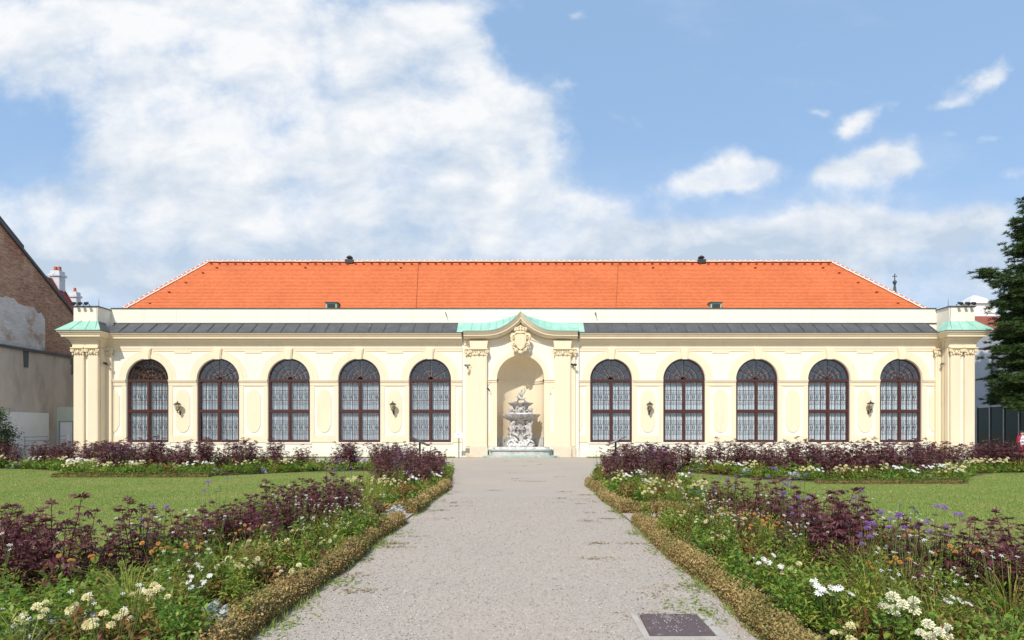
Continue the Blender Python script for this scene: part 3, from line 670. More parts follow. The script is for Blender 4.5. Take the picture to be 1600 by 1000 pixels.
for s in (-1, 1):
    a, b_ = CX + s * 1.56, CX + s * 2.27; l, h = min(a, b_), max(a, b_)
    b = MB(); b.box(l, h, WCY - .06, WCY + .01, 4.92, 5.05); b.box(l, h, WCY - .10, WCY + .01, 5.05, 5.13); part(b, 'impost_moulding', CREAM)
    # strip beside the niche with a scrolled hollow corner
    e = CX + s * 1.95; f = CX + s * 2.27; r = .38
    pl = [(a, 0), (e, 0), (e, 1.85)] + [(f - s * .32 * math.cos(PI / 2 * i / 8), 1.85 - .32 * math.sin(PI / 2 * i / 8)) for i in range(1, 9)] + [(f, 0), ]
    b = MB(); b.prism([(min(a, e), .7), (max(a, e), .7), (max(a, e), 4.92), (min(a, e), 4.92)], WCY - .03, WCY + .008)
    l2, h2 = min(e, f), max(e, f)
    b.prism([(l2, .7), (h2, .7)] + ([(f, 1.5)] + [(f - s * .3 * math.sin(PI / 2 * i / 8), 1.85 - .32 * math.cos(PI / 2 * i / 8)) for i in range(9)] + [(e, 1.85)] if s > 0 else [(e, 1.85)] + [(f - s * .3 * math.cos(PI / 2 * i / 8), 1.85 - .32 * math.sin(PI / 2 * i / 8)) for i in range(9)]), WCY - .03, WCY + .008)
    b.prism(([(h2, 4.92), (l2, 4.92), (e, 4.25)] + [(f - s * .3 * math.cos(PI / 2 * i / 8), 4.25 + .34 * math.sin(PI / 2 * i / 8)) for i in range(9)]), WCY - .03, WCY + .008)
    part(b, 'niche_side_frame', CREAM)
    sc_ = MB(); sc_.tube([(e + s * .02 + .05 * math.sin(t_), WCY - .05, 4.2 + .05 * math.cos(t_)) for t_ in [i * .6 for i in range(11)]], .015, 5); part(sc_, 'scroll_ornament', ORN)
    # pilaster (front) and stepped back pilaster
    pa, pb = (735 - 813.5) / 24.05, (760.3 - 813.5) / 24.05
    l, h = (CX + pa, CX + pb) if s < 0 else (CX - pb, CX - pa)
    b = MB().box(l, h, PC, WCY + .01, .72, 6.72); b.box(l + .07, h - .07, PC - .012, PC + .01, 1.0, 6.45); part(b, 'pilaster', CREAM)
    o_ = (l - .32, l) if s < 0 else (h, h + .32)
    part(MB().box(o_[0] - (.0 if s > 0 else 0), o_[1], -.2, .003, .72, 7.1), 'back_pilaster', CREAM)
    b = MB().box(l - .06, h + .06, PC - .07, WCY, 0, .62); b.box(l - .04, h + .04, PC - .04, WCY, .62, .72)
    part(b, 'pilaster_base', SOCLE)
    part(MB().box(o_[0] - .03, o_[1] + .03, -.25, .003, 0, .70), 'pilaster_base', SOCLE)
    capital((l + h) / 2, PC, h - l); capital((o_[0] + o_[1]) / 2, -.2, .30)
    b = MB(); b.prism([(l - .0, 7.12), (h + .0, 7.12), (h + .08, 7.62), (l - .08, 7.62)], PC - .1, WCY + .01); part(b, 'entablature_block', CREAM)
st = sorted(set([round(CX + s * d, 4) for d in [0, .04, .1, .165, .28, .41, .6, .82, 1.03, 1.24, 1.45, 1.65, 1.9, 2.1, 2.47, 3.0, 3.7] for s in (-1, 1)]))
def ogee_sweep(prof, yf):
    b = MB(); m = len(prof); vs = []
    for i, x in enumerate(st):
        e = .02; sl_ = (zc(x + e) - zc(x - e)) / (2 * e) if abs(x - CX) > .01 else 1.05
        k = min(1.55, math.sqrt(1 + sl_ * sl_))
        for o, h in prof: vs.append((x, yf - o, zc(x) + h * k))
    b.add(vs, [(i * m + k, (i + 1) * m + k, (i + 1) * m + k + 1, i * m + k + 1) for i in range(len(st) - 1) for k in range(m - 1)])
    b.add(vs[:m], [tuple(range(m))]); b.add(vs[-m:], [tuple(range(m))[::-1]])
    return b
TOP = [(-.1, -.40), (.14, -.38), (.22, -.34), (.28, -.28), (.28, -.25), (.36, -.245), (.36, -.19), (.40, -.15), (.47, -.06), (.52, 0), (.52, .03), (-.1, .05)]
part(ogee_sweep(TOP, PC), 'ogee_cornice', CREAM)
part(ogee_sweep([(-.01, -.78), (.05, -.76), (.05, -.60), (.09, -.56), (.09, -.40), (-.01, -.39)], WCY), 'ogee_architrave', CREAM)
part(ogee_sweep([(.47, .035), (.55, .035), (.55, .06), (.47, .06)], PC), 'copper_edge', COPPER)
def zb_(x):
    d = abs(x - CX); return 8.9 + .62 * max(0, 1 - d / 2.3) ** 1.3
xs = [CX + d for d in (-4.15, -3.75, -3.2, -2.6, -2.05, -1.6, -1.15, -.75, -.35, 0, .35, .75, 1.15, 1.6, 2.05, 2.6, 3.2, 3.75, 4.15)]
for xa, xb in zip(xs, xs[1:]):
    out = max(abs(xa - CX), abs(xb - CX)) > 3.8
    sheet_panel(xa, xb - .005, (zc(xa) + (.01 if out else .05), zc(xb) + (.01 if out else .05)), (max(zb_(xa), zc(xa) + .1), max(zb_(xb), zc(xb) + .1)), -.64 if out else PC - .54, ATY - .032, COPPER, 'copper_sheet')
# coat of arms
def arms():
    b = MB(); y = PC - .12
    b.ball((CX, y, 7.55), (.46, .24, .60), 16, 10)
    b.prism([(CX - .33, 7.95), (CX, 8.02), (CX + .33, 7.95), (CX + .36, 7.5), (CX + .22, 7.15), (CX, 6.98), (CX - .22, 7.15), (CX - .36, 7.5)], y - .27, y - .1)
    for s in (-1, 1):
        for cx_, cz_, r_, t_ in ((.46, 7.86, .19, .055), (.44, 7.36, .15, .05), (.25, 6.98, .12, .045)):
            pts = [(CX + s * (cx_ + r_ * (1 - i / 26) * math.sin(i * .55)), y - .12 - .005 * i, cz_ + r_ * (1 - i / 26) * math.cos(i * .55)) for i in range(22)]
            b.tube(pts, [t_ * (1 - i / 44) for i in range(22)], 6)
        b.tube([(CX + s * .3, y - .1, 8.1), (CX + s * .55, y - .12, 7.95), (CX + s * .56, y - .1, 7.6), (CX + s * .46, y - .1, 7.2), (CX + s * .2, y - .08, 6.88)], [.05, .08, .06, .07, .04], 7)
        b.ball((CX + s * .6, y - .08, 7.7), (.07, .06, .13), 6, 5); b.ball((CX + s * .5, y - .08, 7.15), (.07, .06, .11), 6, 5)
    b.ball((CX, y - .16, 6.84), (.16, .1, .13), 8, 6)
    for i in range(3): b.box(CX - .36 + .24 * i, CX - .24 + .24 * i, y - .29, y - .2, 7.3, 7.85)
    return b
AR = part(arms(), 'coat_of_arms', ORN, smooth=True)
b = MB(); y = PC - .14
b.lathe(CX, y, [(.34, 8.08), (.36, 8.16), (.34, 8.2)], 14, sy=.6)
for i in range(7):
    a = PI * i / 6; b.ball((CX - .36 * math.cos(a), y - .16 * math.sin(a), 8.33), (.09, .07, .14), 7, 5)
for i in range(5): b.ball((CX - .24 + .12 * i, y - .16, 8.42 + (.05 if i % 2 else 0)), .055, 6, 5)
b.ball((CX, y - .05, 8.52), (.09, .09, .1), 7, 5)
part(b, 'crown', ORN, smooth=True, parent=AR)

# ---- windows
def bar(b, x0, z0, x1, z1, w, y0, y1):
    d = Vector((x1 - x0, z1 - z0)); d.normalize(); n = Vector((-d.y, d.x)) * w / 2
    b.prism([(x0 + n.x, z0 + n.y), (x1 + n.x, z1 + n.y), (x1 - n.x, z1 - n.y), (x0 - n.x, z0 - n.y)][::-1], y0, y1)
FY = .10
def make_window():
    b = MB(); g = .004
    b.box(-HW + g, -HW + .10, FY, FY + .12, ZB + g, ZS); b.box(HW - .10, HW - g, FY, FY + .12, ZB + g, ZS)
    b.box(-HW + .1, HW - .1, FY, FY + .12, ZB + g, ZB + .12)
    q = ring(HW - .095, HW - g, 0, ZS, FY, FY + .12); b.add(q.v, q.f)
    b.box(-HW + .1, HW - .1, FY - .03, FY + .10, ZS - .13, ZS + .03)
    b.box(-HW + .1, HW - .1, FY - .004, FY + .10, 2.97, 3.10)
    for z0, z1 in ((ZB + .12, 2.97), (3.10, ZS - .13)): b.box(-.06, .06, FY - .01, FY + .11, z0, z1)
    w = b.build('window', RED, ORG, local=True)
    m = MB(); fb = MB(); bars = []
    sashes = []
    for x0, x1 in ((-HW + .1, -.06), (.06, HW - .1)):
        for z0, z1 in ((ZB + .12, 2.97), (3.10, ZS - .13)):
            m.box(x0, x0 + .045, FY + .02, FY + .08, z0, z1); m.box(x1 - .045, x1, FY + .02, FY + .08, z0, z1)
            m.box(x0 + .045, x1 - .045, FY + .02, FY + .08, z0, z0 + .045); m.box(x0 + .045, x1 - .045, FY + .02, FY + .08, z1 - .045, z1)
            a0, a1, c0, c1 = x0 + .045, x1 - .045, z0 + .045, z1 - .045
            xs_ = [a0 + (a1 - a0) * i / 3 for i in range(4)]; zs_ = [c0, c0 + (c1 - c0) * .33, c0 + (c1 - c0) * .70, c1]
            for x in xs_[1:3]: m.box(x - .016, x + .016, FY + .03, FY + .07, c0, c1)
            for z in zs_[1:3]: m.box(a0, a1, FY + .033, FY + .067, z - .016, z + .016)
            sashes.append((xs_, zs_))
    q0 = m.build('glazing_bars', RED, w, local=True)
    fm = MB(); inn = MB()
    for mb, yo, t, sc_ in ((fm, FY + .03, .03, 1.0), (inn, FY + .40, .03, .97)):
        for k in range(1, 6):
            a = PI * k / 6; bar(mb, .14 * math.cos(a), ZS + .05 + .14 * math.sin(a), sc_ * (HW - .09) * math.cos(a), ZS + sc_ * (HW - .09) * math.sin(a), t, yo, yo + .04)
        for r in (.32, .62, .93): q = ring(r - t / 2, r + t / 2, 0, ZS + .02, yo - .003, yo + .043, 24); mb.add(q.v, q.f)
    fm.build('fanlight_bars', RED, w, local=True); inn.build('inner_fanlight_bars', TAN, w, local=True)
    gm = MB(); dr = MB()
    for xs_, zs_ in sashes:
        zl, zh = zs_[1], zs_[2]
        for z in (zl - .10, zh + .09 - .19): gm.box(xs_[0], xs_[3], FY + .115, FY + .13, z - .008, z + .008)  # dark bars put where the glazing bars' shadow lines show on the curtain
        for i in range(3):
            xm = (xs_[i] + xs_[i + 1]) / 2
            gm.box(xm - .006, xm + .006, FY + .115, FY + .128, zs_[0], zs_[3])
            for s in (-1, 1): dr.lathe(xm + s * .062, FY + .12, [(.004, zl + .14), (.026, zl + .20), (.03, zl + .25), (.012, zl + .36), (.004, zl + .44)], 7, sy=.5)
    gm.build('grille_and_bar_shadow', IRON, w, local=True); dr.build('grille_ornament', IRON, w, local=True)
    yg = FY + .052
    for xs_, zs_ in sashes:
        for i in range(3):
            for j in range(3):
                MB().box(xs_[i] + .017, xs_[i + 1] - .017, yg - .003, yg + .003, zs_[j] + .017, zs_[j + 1] - .017).build('pane', GLASS, w, local=True)
    rad = [.17, .32, .62, .93, HW - .1]
    for k in range(6):
        for j in range(4):
            a0, a1 = PI * k / 6 + .02, PI * (k + 1) / 6 - .02; r0, r1 = rad[j] + .016, rad[j + 1] - .016
            p = [(r1 * math.cos(a0 + (a1 - a0) * i / 4), ZS + .02 + r1 * math.sin(a0 + (a1 - a0) * i / 4)) for i in range(5)] + [(r0 * math.cos(a1 - (a1 - a0) * i / 4), ZS + .02 + r0 * math.sin(a1 - (a1 - a0) * i / 4)) for i in range(5)]
            MB().prism(p, yg - .003, yg + .003).build('pane', FANG, w, local=True)
    # pleated curtains hung behind the bars, dark room behind
    curtains(w, 0)
    r = MB(); r.box(-HW - .2, HW + .2, 2.4, 2.5, .5, 7.2); r.box(-HW - .2, HW + .2, FY + .5, 2.4, ZS - .12, ZS - .06); r.box(-HW - .25, -HW - .2, .43, 2.5, .5, 7.2); r.box(HW + .2, HW + .25, .43, 2.5, .5, 7.2); r.box(-HW - .2, HW + .2, .43, 2.5, 7.2, 7.25)
    r.build('dark_room', ROOM, w, local=True)
    return w
def curtains(w, k):
    for x0, x1 in ((-HW + .1, -.02), (.02, HW - .1)):
        c = MB(); n = 80; vs = []; ph = k * 1.7 + x0; fq = (9.5, 8.2, 10.4, 9, 7.6)[k % 5]; am = (.035, .045, .03)[k % 3]
        for i in range(n + 1):
            x = x0 + (x1 - x0) * i / n; y = FY + .24 + am * math.sin(2 * PI * i / n * fq + ph + .8 * math.sin(i * .11 + k)) + .012 * math.sin(i * 1.9 + k)
            vs += [(x, y, ZB + .02), (x, y + .01, ZS - .06)]
        c.add(vs, [(2 * i, 2 * i + 2, 2 * i + 3, 2 * i + 1) for i in range(n)]); c.build('curtain', CURT, w, local=True, smooth=True, fix=False)
W0 = make_window(); W0.location.x = CW[0]
T0 = tree_list(W0)
for k, cx in enumerate(CW[1:]):
    c = copy_tree(([T0[0], [q for q in T0[1] if not q[0].name.startswith('curtain')]]), ORG); c.location.x = cx; WO[c.name] = WO[ORG.name]
    curtains(c, k + 1)
# ================================================================== THINGS ON THE BUILDING
def lantern(px, py, label):
    x, z = X(px), Z(py); yf = Y0 - .03
    if px in (282,): pass
    t = thing('wall_lantern', label, 'wall lamp', (x, yf, z - .5), 'lanterns on the piers between the windows')
    cy = yf - .42
    b = MB(); b.tube([(x, yf, z - .55), (x, yf - .2, z - .62), (x, cy, z - .55), (x, cy, z - .38)], [.03, .035, .035, .05], 8); b.box(x - .06, x + .06, yf - .03, yf, z - .75, z - .4)
    b.tube([(x, yf - .02, z - .42), (x, yf - .16, z - .46), (x, yf - .2, z - .6)], .015, 6)
    b.build('bracket', IRON, t, smooth=True)
    b = MB()
    for k in range(6):
        a = 2 * PI * (k + .5) / 6; c, s = math.cos(a), math.sin(a)
        b.tube([(x + .13 * c, cy + .13 * s, z - .34), (x + .25 * c, cy + .25 * s, z + .16)], .014, 5)
    b.lathe(x, cy, [(.06, z - .40), (.14, z - .36), (.14, z - .32)], 6); b.build('lantern_frame', IRON, t)
    b = MB(); b.lathe(x, cy, [(.31, z + .16), (.31, z + .19), (.18, z + .30), (.06, z + .36), (.03, z + .38), (.045, z + .42), (.01, z + .52)], 12); b.build('lantern_cap', IRON, t)
    b = MB(); b.lathe(x, cy, [(.125, z - .33), (.24, z + .155)], 6, cap=False); b.build('lantern_glass', LGLASS, t)
    t.scale = (.74, .74, .72); t.location.z = z - .29
    b = MB(); b.ball((x, cy, z - .1), (.06, .06, .1), 8, 6); b.tube([(x, cy, z - .32), (x, cy, z - .18)], .03, 6); b.build('bulb', WHITEP, t, smooth=True)
LGLASS = glassmat('lantern_glass', (.80, .76, .62), .10, .2)
lantern(282, 637, 'black wall lantern on the pier between the first and second windows from the left end')
lantern(615.5, 637, 'black wall lantern on the second pier left of the niche')
lantern(1013.7, 637, 'black wall lantern on the second pier right of the niche')
lantern(1355.7, 636, 'black wall lantern on the pier between the last two windows at the right end')
def camera_box(px, py, s, label, yw):
    d = Y0 + yw; x = (px - 818) / 900 * d; z = 1.7 + (674 - py) / 900 * d
    t = thing('security_camera', label, 'security camera', (x, d, z), 'security cameras on the facade')
    b = MB(); b.tube([(x, d, z), (x, d - .18, z + .02), (x - s * .05, d - .30, z + .08)], .022, 6); b.lathe(x, d - .01, [(.05, z - .05), (.05, z + .05)], 8); b.build('camera_bracket', IRON, t)
    b = MB(); c = Vector((x - s * .06, d - .33, z + .10)); di = Vector((s * .8, -.6, -.25)).normalized()
    b.tube([c - di * .14, c + di * .18], .065, 8); b.build('camera_housing', IRON if s > 0 else STEEL, t)
    b = MB(); b.tube([c + di * .12 + Vector((0, 0, .03)), c + di * .26 + Vector((0, 0, .03))], .075, 8, cap=False); b.build('sun_hood', IRON if s > 0 else STEEL, t)
camera_box(171, 571, 1, 'small dark security camera beside the left corner pavilion', -.05)
camera_box(731, 574, -1, 'small grey security camera left of the niche pilaster', -.2)
camera_box(896, 573, 1, 'small dark security camera right of the niche pilaster', -.05)
camera_box(1467, 571, -1, 'small grey security camera beside the right corner pavilion', -.05)
def flood(px, side, label, head):
    d = Y0 - .75; x = (px - 818) / 900 * d; z = 9.80
    t = thing('floodlight', label, 'floodlight', (x, d, z), 'floodlights on the %s parapet block' % side)
    b = MB(); b.tube([(x, d, z), (x, d - .02, z + .10), (x + .02, d - .25, z + .12)], .02, 6); b.build('floodlight_arm', IRON, t)
    b = MB(); b.tube([(x + .02, d - .2, z + .16), (x + .05, d - .42, z + .06)], [.07, .11], 8)
    if head: b.box(x - .14, x + .14, d - .3, d - .26, z + .16, z + .2)
    b.build('floodlight_head', IRON, t)
for i, px in enumerate((121, 130.5, 140)): flood(px, 'left', ('outermost small floodlight on the left parapet block', 'middle small floodlight on the left parapet block', 'innermost floodlight with crossbar on the left parapet block')[i], i == 2)
for i, px in enumerate((1494, 1505, 1514)): flood(px, 'right', ('innermost floodlight with crossbar on the right parapet block', 'middle small floodlight on the right parapet block', 'outermost small floodlight on the right parapet block')[i], i == 0)
for px, lab in ((154.5, 'thin lightning rod on the left parapet block'), (1481.5, 'thin lightning rod on the right parapet block')):
    d = Y0 - .7; x = (px - 818) / 900 * d; b = MB(); b.tube([(x, d, 9.8), (x, d, 10.3)], [.018, .008], 6); tag(b.build('lightning_rod', IRON, loc=(x, d, 9.8)), lab, 'lightning rod')
for px, lab in ((697, 'bent iron hook on the attic wall left of the pointed gable'), (930, 'bent iron hook on the attic wall right of the pointed gable')):
    d = Y0 + .38; x = (px - 818) / 900 * d; z = 1.7 + (674 - 493) / 900 * d
    b = MB(); b.tube([(x, d, z + .05), (x - .02, d - .15, z + .18), (x + .02, d - .22, z + .08), (x + .06, d - .2, z - .12)], .022, 6); tag(b.build('iron_hook', IRON, loc=(x, d, z)), lab, 'iron hook')
for pxs, lab in (((155, 157), 'pair of thin conductor cables down the left corner pavilion'), ((1471, 1476), 'pair of thin conductor cables down the right corner pavilion')):
    b = MB()
    for px in pxs:
        d = Y0 - .82; x = (px - 818) / 900 * d
        s = 1 if px < 800 else -1; xi = s * -27.5
        b.tube([(xi - s * .05, Y0 - .86, 9.75), (xi - s * .02, Y0 - .84, 8.85), (xi + s * .3, Y0 - 1.42, 8.2), (xi + s * .3, Y0 - 1.40, 8.1), (x * .999, Y0 - .86, 7.5), (x * .999, Y0 - .86, .1)], .007, 5)
    tag(b.build('conductor_cable', IRON, loc=(x, Y0 - .86, .1)), lab, 'cable')
# dark form added for the shaded console and gap at the left corner
b = MB(); x, d = -29.45, Y0 - .1
b.tube([(x, d, 5.6), (x - .06, d, 6.2), (x - .02, d, 6.9), (x + .05, d, 7.4)], [.12, .26, .30, .14], 9); b.ball((x + .02, d - .1, 7.15), (.26, .3, .34), 9, 7); b.tube([(x - .1, d - .1, 5.9), (x - .16, d - .15, 5.4)], [.14, .05], 7); b.tube([(x + .1, d - .05, 5.8), (x + .3, d, 5.5)], [.1, .07], 7)
tag(b.build('shaded_corner_form', IRON, loc=(x, d, 5.4), smooth=True), 'black form standing in for the shaded console and gap beside the left corner', 'shade stand-in')

# ================================================================== WALL FOUNTAIN
FC = (CX * 1.0, Y0 - .12)
fx, fy = FC
FT = thing('wall_fountain', 'marble wall fountain with shell basins and carved figures in the arched niche', 'fountain', (fx, fy, 0))
def half_plan(hw, dep, n=20, back=.0):                    # plan of a step: straight shoulders, bowed front
    p = [(fx + hw, fy + back)] + [(fx + hw - (hw * .14) * 0, fy - dep * .35)]
    for i in range(n + 1):
        a = PI * i / n; p.append((fx + hw * .93 * math.copysign(abs(math.cos(a)) ** .55, math.cos(a)), fy - dep * .35 - dep * .65 * math.sin(a) ** .7))
    return p + [(fx - hw, fy - dep * .35), (fx - hw, fy + back)]
for hw, dep, z0, z1, m in ((2.5, 1.02, 0, .12, STEPST), (2.12, .84, .12, .16, STEPST), (2.05, .78, .16, .46, STEPST), (2.16, .86, .46, .54, STEPST), (2.0, .75, .54, .68, WMARBLE)):
    MB().slab(half_plan(hw, dep), z0, z1).build('step' if z1 not in (.54, .16) else 'step_moulding', MOSS if z1 in (.54, .12, .16) else m, FT)
MB().slab([(fx + .75 * math.cos(2 * PI * i / 16), fy + .32 - .35 + .55 * math.sin(2 * PI * i / 16)) for i in range(16)], .68, .80).build('plinth', MARBLE, FT)
by = fy + .15
b = MB(); b.lathe(fx, by, [(.52, .8), (.42, 1.1), (.40, 1.7), (.52, 2.2), (.75, 2.42)], 20, sy=.7, fl=.06, nf=8); b.build('pedestal', MARBLE, FT, smooth=True)
b = MB(); b.lathe(fx, by, [(.45, 2.36, .01), (.80, 2.44, .04), (1.08, 2.60, .06), (1.21, 2.78, .06), (1.24, 2.82, .06), (1.16, 2.80, .05), (.6, 2.66, .02), (.1, 2.62, 0)], 64, sy=.72, nf=16); b.build('lower_basin', MARBLE, FT, smooth=True)
b = MB(); b.lathe(fx, by, [(.46, 2.64), (.5, 2.9), (.42, 3.15), (.5, 3.38)], 20, sy=.75, fl=.08, nf=6); b.build('basin_stem', MARBLE, FT, smooth=True)
b = MB(); b.lathe(fx, by, [(.35, 3.30, .01), (.62, 3.40, .04), (.78, 3.54, .05), (.81, 3.58, .05), (.74, 3.56, .05), (.3, 3.48, .02), (.05, 3.46, 0)], 56, sy=.72, nf=14); b.build('upper_basin', MARBLE, FT, smooth=True)
def skin(name, joints, edges, m, parent=None, sub=2, loc=None):
    me = bpy.data.meshes.new(name); off = WO[parent.name] if parent is not None else Vector(loc)
    names = list(joints)
    me.from_pydata([Vector(joints[k][:3]) - off for k in names], [(names.index(a), names.index(b_)) for a, b_ in edges], [])
    o = link(name, me, parent, loc); me.materials.append(m)
    md = o.modifiers.new('skin', 'SKIN'); sv = me.skin_vertices[0].data
    for i, k in enumerate(names): r = joints[k][3]; sv[i].radius = (r, r); sv[i].use_root = (i == 0)
    md.branch_smoothing = .6; md.use_smooth_shade = True
    s = o.modifiers.new('sub', 'SUBSURF'); s.levels = sub; s.render_levels = sub
    return o
E_BODY = [('hip', 'chest'), ('chest', 'neck'), ('neck', 'head'), ('head', 'crown'), ('chest', 'shl'), ('shl', 'ell'), ('ell', 'hal'), ('chest', 'shr'), ('shr', 'elr'), ('elr', 'har'), ('hip', 'hpl'), ('hpl', 'knl'), ('knl', 'ftl'), ('hip', 'hpr'), ('hpr', 'knr'), ('knr', 'ftr')]
def figure(name, o, s, J, m=MARBLE, mirror=1, parent=FT):
    ox, oy, oz = o
    RAD = dict(hip=.15, chest=.165, neck=.065, head=.10, crown=.085, shl=.085, ell=.06, hal=.045, shr=.085, elr=.06, har=.045, hpl=.12, knl=.085, ftl=.055, hpr=.12, knr=.085, ftr=.055)
    return skin(name, {k: (ox + mirror * x * s, oy + y * s, oz + z * s, RAD[k] * s) for k, (x, y, z) in J.items()}, E_BODY, m, parent)
CROUCH = dict(hip=(0, 0, .45), chest=(.02, -.08, .95), neck=(.03, -.14, 1.18), head=(.04, -.22, 1.32), crown=(.04, -.24, 1.44), shl=(-.22, -.06, 1.08), ell=(-.36, -.1, 1.36), hal=(-.22, -.12, 1.62), shr=(.26, -.08, 1.06), elr=(.42, -.2, .84), har=(.2, -.36, .78), hpl=(-.13, -.02, .42), knl=(-.28, -.36, .52), ftl=(-.26, -.22, .02), hpr=(.13, -.02, .42), knr=(.26, -.38, .34), ftr=(.28, .02, .02))
figure('kneeling_figure', (fx - .44, by - .28, 1.12), .88, CROUCH)
figure('kneeling_figure', (fx + .46, by - .28, 1.12), .88, CROUCH, mirror=-1)
RECL = dict(hip=(0, 0, .18), chest=(-.36, -.06, .52), neck=(-.47, -.1, .74), head=(-.5, -.15, .88), crown=(-.5, -.17, 1.0), shl=(-.52, -.02, .58), ell=(-.74, -.06, .36), hal=(-.84, -.1, .08), shr=(-.22, -.14, .66), elr=(.04, -.26, .6), har=(.2, -.24, .42), hpl=(.0, .05, .16), knl=(.42, -.04, .46), ftl=(.74, -.02, .06), hpr=(.02, -.08, .14), knr=(.44, -.2, .2), ftr=(.86, -.2, .05))
figure('reclining_figure', (fx - .28, fy - .42, .72), .72, RECL, WMARBLE)
figure('reclining_figure', (fx + .34, fy - .38, .72), .66, RECL, WMARBLE, mirror=-1)
SIT = dict(hip=(0, 0, .30), chest=(.03, -.05, .72), neck=(.03, -.07, .93), head=(.04, -.1, 1.07), crown=(.05, -.1, 1.2), shl=(-.2, -.02, .84), ell=(-.36, -.14, .62), hal=(-.3, -.34, .5), shr=(.24, -.04, .86), elr=(.38, -.02, 1.1), har=(.22, -.08, 1.34), hpl=(-.12, -.05, .26), knl=(-.3, -.36, .36), ftl=(-.34, -.34, -.05), hpr=(.12, -.05, .26), knr=(.26, -.38, .30), ftr=(.3, -.3, -.08))
figure('seated_putto', (fx + .04, by, 3.62), .72, SIT)
def dolphin(c, s, mirror, m=MARBLE):
    x, y, z = c
    P_ = [(.42, -.1, .05, .05), (.28, -.12, .10, .14), (.08, -.08, .14, .18), (-.12, -.04, .24, .15), (-.26, 0, .44, .11), (-.24, .02, .66, .08), (-.08, .02, .78, .06), (.08, .0, .74, .05)]
    b = MB(); b.tube([(x + mirror * p[0] * s, y + p[1] * s, z + p[2] * s) for p in P_], [p[3] * s for p in P_], 9)
    for sg in (-1, 1): b.prism([(x + mirror * .06 * s, z + .74 * s), (x + mirror * .26 * s, z + (.74 + sg * .16) * s), (x + mirror * .2 * s, z + .74 * s)], y - .03 * s + sg * .004, y + .03 * s + sg * .004)
    b.ball((x + mirror * .34 * s, y - .1 * s, z + .18 * s), (.07 * s, .08 * s, .06 * s), 7, 5)
    b.build('dolphin', m, FT, smooth=True)
dolphin((fx - .26, by - .08, 3.58), .5, -1); dolphin((fx + .34, by, 3.58), .42, 1); dolphin((fx - .5, fy - .3, .74), .75, -1, WMARBLE); dolphin((fx + .45, fy - .2, .74), .8, 1, WMARBLE)
for s in (-1, 1):                                         # winged side figures and scrolls between the basins
    b = MB(); pts = [(fx + s * (.5 + .22 * math.sin(i * .5)), by - .2, 2.95 + .22 * math.cos(i * .5) * (1 - i / 24)) for i in range(16)]
    b.tube(pts, [.075 * (1 - i / 26) for i in range(16)], 7); b.ball((fx + s * .66, by - .22, 3.12), (.13, .12, .17), 8, 6); b.ball((fx + s * .58, by - .2, 2.84), (.2, .16, .14), 8, 6)
    b.prism([(fx + s * .5, 3.1), (fx + s * .84, 3.28), (fx + s * .78, 3.05), (fx + s * .56, 2.9)], by - .2, by - .14)
    b.build('winged_scroll', MARBLE, FT, smooth=True)
    b = MB(); b.tube([(fx + s * .42, by - .34, 2.4), (fx + s * .62, by - .38, 2.1), (fx + s * .62, by - .36, 1.5), (fx + s * .5, by - .4, 1.0), (fx + s * .62, by - .42, .82)], [.07, .12, .10, .13, .05], 8)
    b.build('drapery', MARBLE, FT, smooth=True)
b = MB(); b.ball((fx, by - .34, 3.05), (.2, .14, .24), 10, 8)
for s in (-1, 1): b.ball((fx + s * .08, by - .46, 3.12), .04, 6, 5); b.tube([(fx + s * .1, by - .38, 3.26), (fx + s * .24, by - .36, 3.3), (fx + s * .26, by - .34, 3.14)], [.06, .05, .03], 6)
b.ball((fx, by - .48, 3.03), (.05, .06, .06), 6, 5); b.ball((fx, by - .44, 2.92), (.09, .06, .05), 7, 5); b.build('mask', MARBLE, FT, smooth=True)
b = MB()
for i in range(9): a = PI * (i + .5) / 9; b.ball((fx - .44 * math.cos(a), by - .14 - .3 * math.sin(a), 2.78), (.16, .13, .13), 8, 6)
b.build('rockwork', WMARBLE, FT, smooth=True)
b = MB()
for i in range(12): b.ball((fx + R.uniform(-.75, .75), fy - .25 + R.uniform(-.25, .2), .78), (R.uniform(.1, .2), R.uniform(.1, .18), R.uniform(.08, .16)), 7, 5)
b.build('rockwork', WMARBLE, FT, smooth=True)

# ================================================================== SIGNS
def lectern(px, d, zt, s, label):
    x = (px - 818) / 900 * d; t = thing('information_lectern', label, 'information board', (x, d, 0))
    MB().box(x - .045, x + .045, d - .03, d + .03, -.01, zt - .12).build('post', IRON, t)
    MB().box(x - .16, x + .16, d - .12, d + .12, -.01, .02).build('foot', IRON, t)
    Mx = Matrix.Translation((x, d, zt - .06)) @ Matrix.Rotation(math.radians(-s * 26), 4, 'Y')
    def bx(x0, x1, y0, y1, z0, z1): q = MB().box(x0, x1, y0, y1, z0, z1); return MB().add([Mx @ Vector(p) for p in q.v], q.f)
    bx(-.5, .5, -.42, .42, -.02, .012).build('board', IRON, t); bx(-.46, .46, -.38, .38, .013, .017).build('printed_panel', STEEL if s > 0 else LEAD, t)
lectern(656, 29, 1.26, -1, 'black information lectern at the plant edge left of the path')
lectern(962, 29, 1.28, 1, 'black information lectern at the plant edge right of the path')
d = 36.9; x = (717 - 818) / 900 * d
t = thing('notice_sign', 'small white notice sign on a thin black post left of the fountain', 'sign', (x, d, 0))
MB().tube([(x, d, -.01), (x, d, 1.35)], .03, 8).build('post', IRON, t)
MB().box(x - .33, x + .33, d - .05, d - .032, 1.28, 1.58).build('sign_board', WHITEP, t)
b = MB(); INK = mat('grey_ink', (.18, .2, .24), .7, .1, 5)
for i, (a, w) in enumerate(((-.02, .07), (.06, .03))): b.box(x + a - w, x + a + w, d - .0535, d - .0505, 1.49 - .1 * i, 1.515 - .1 * i)
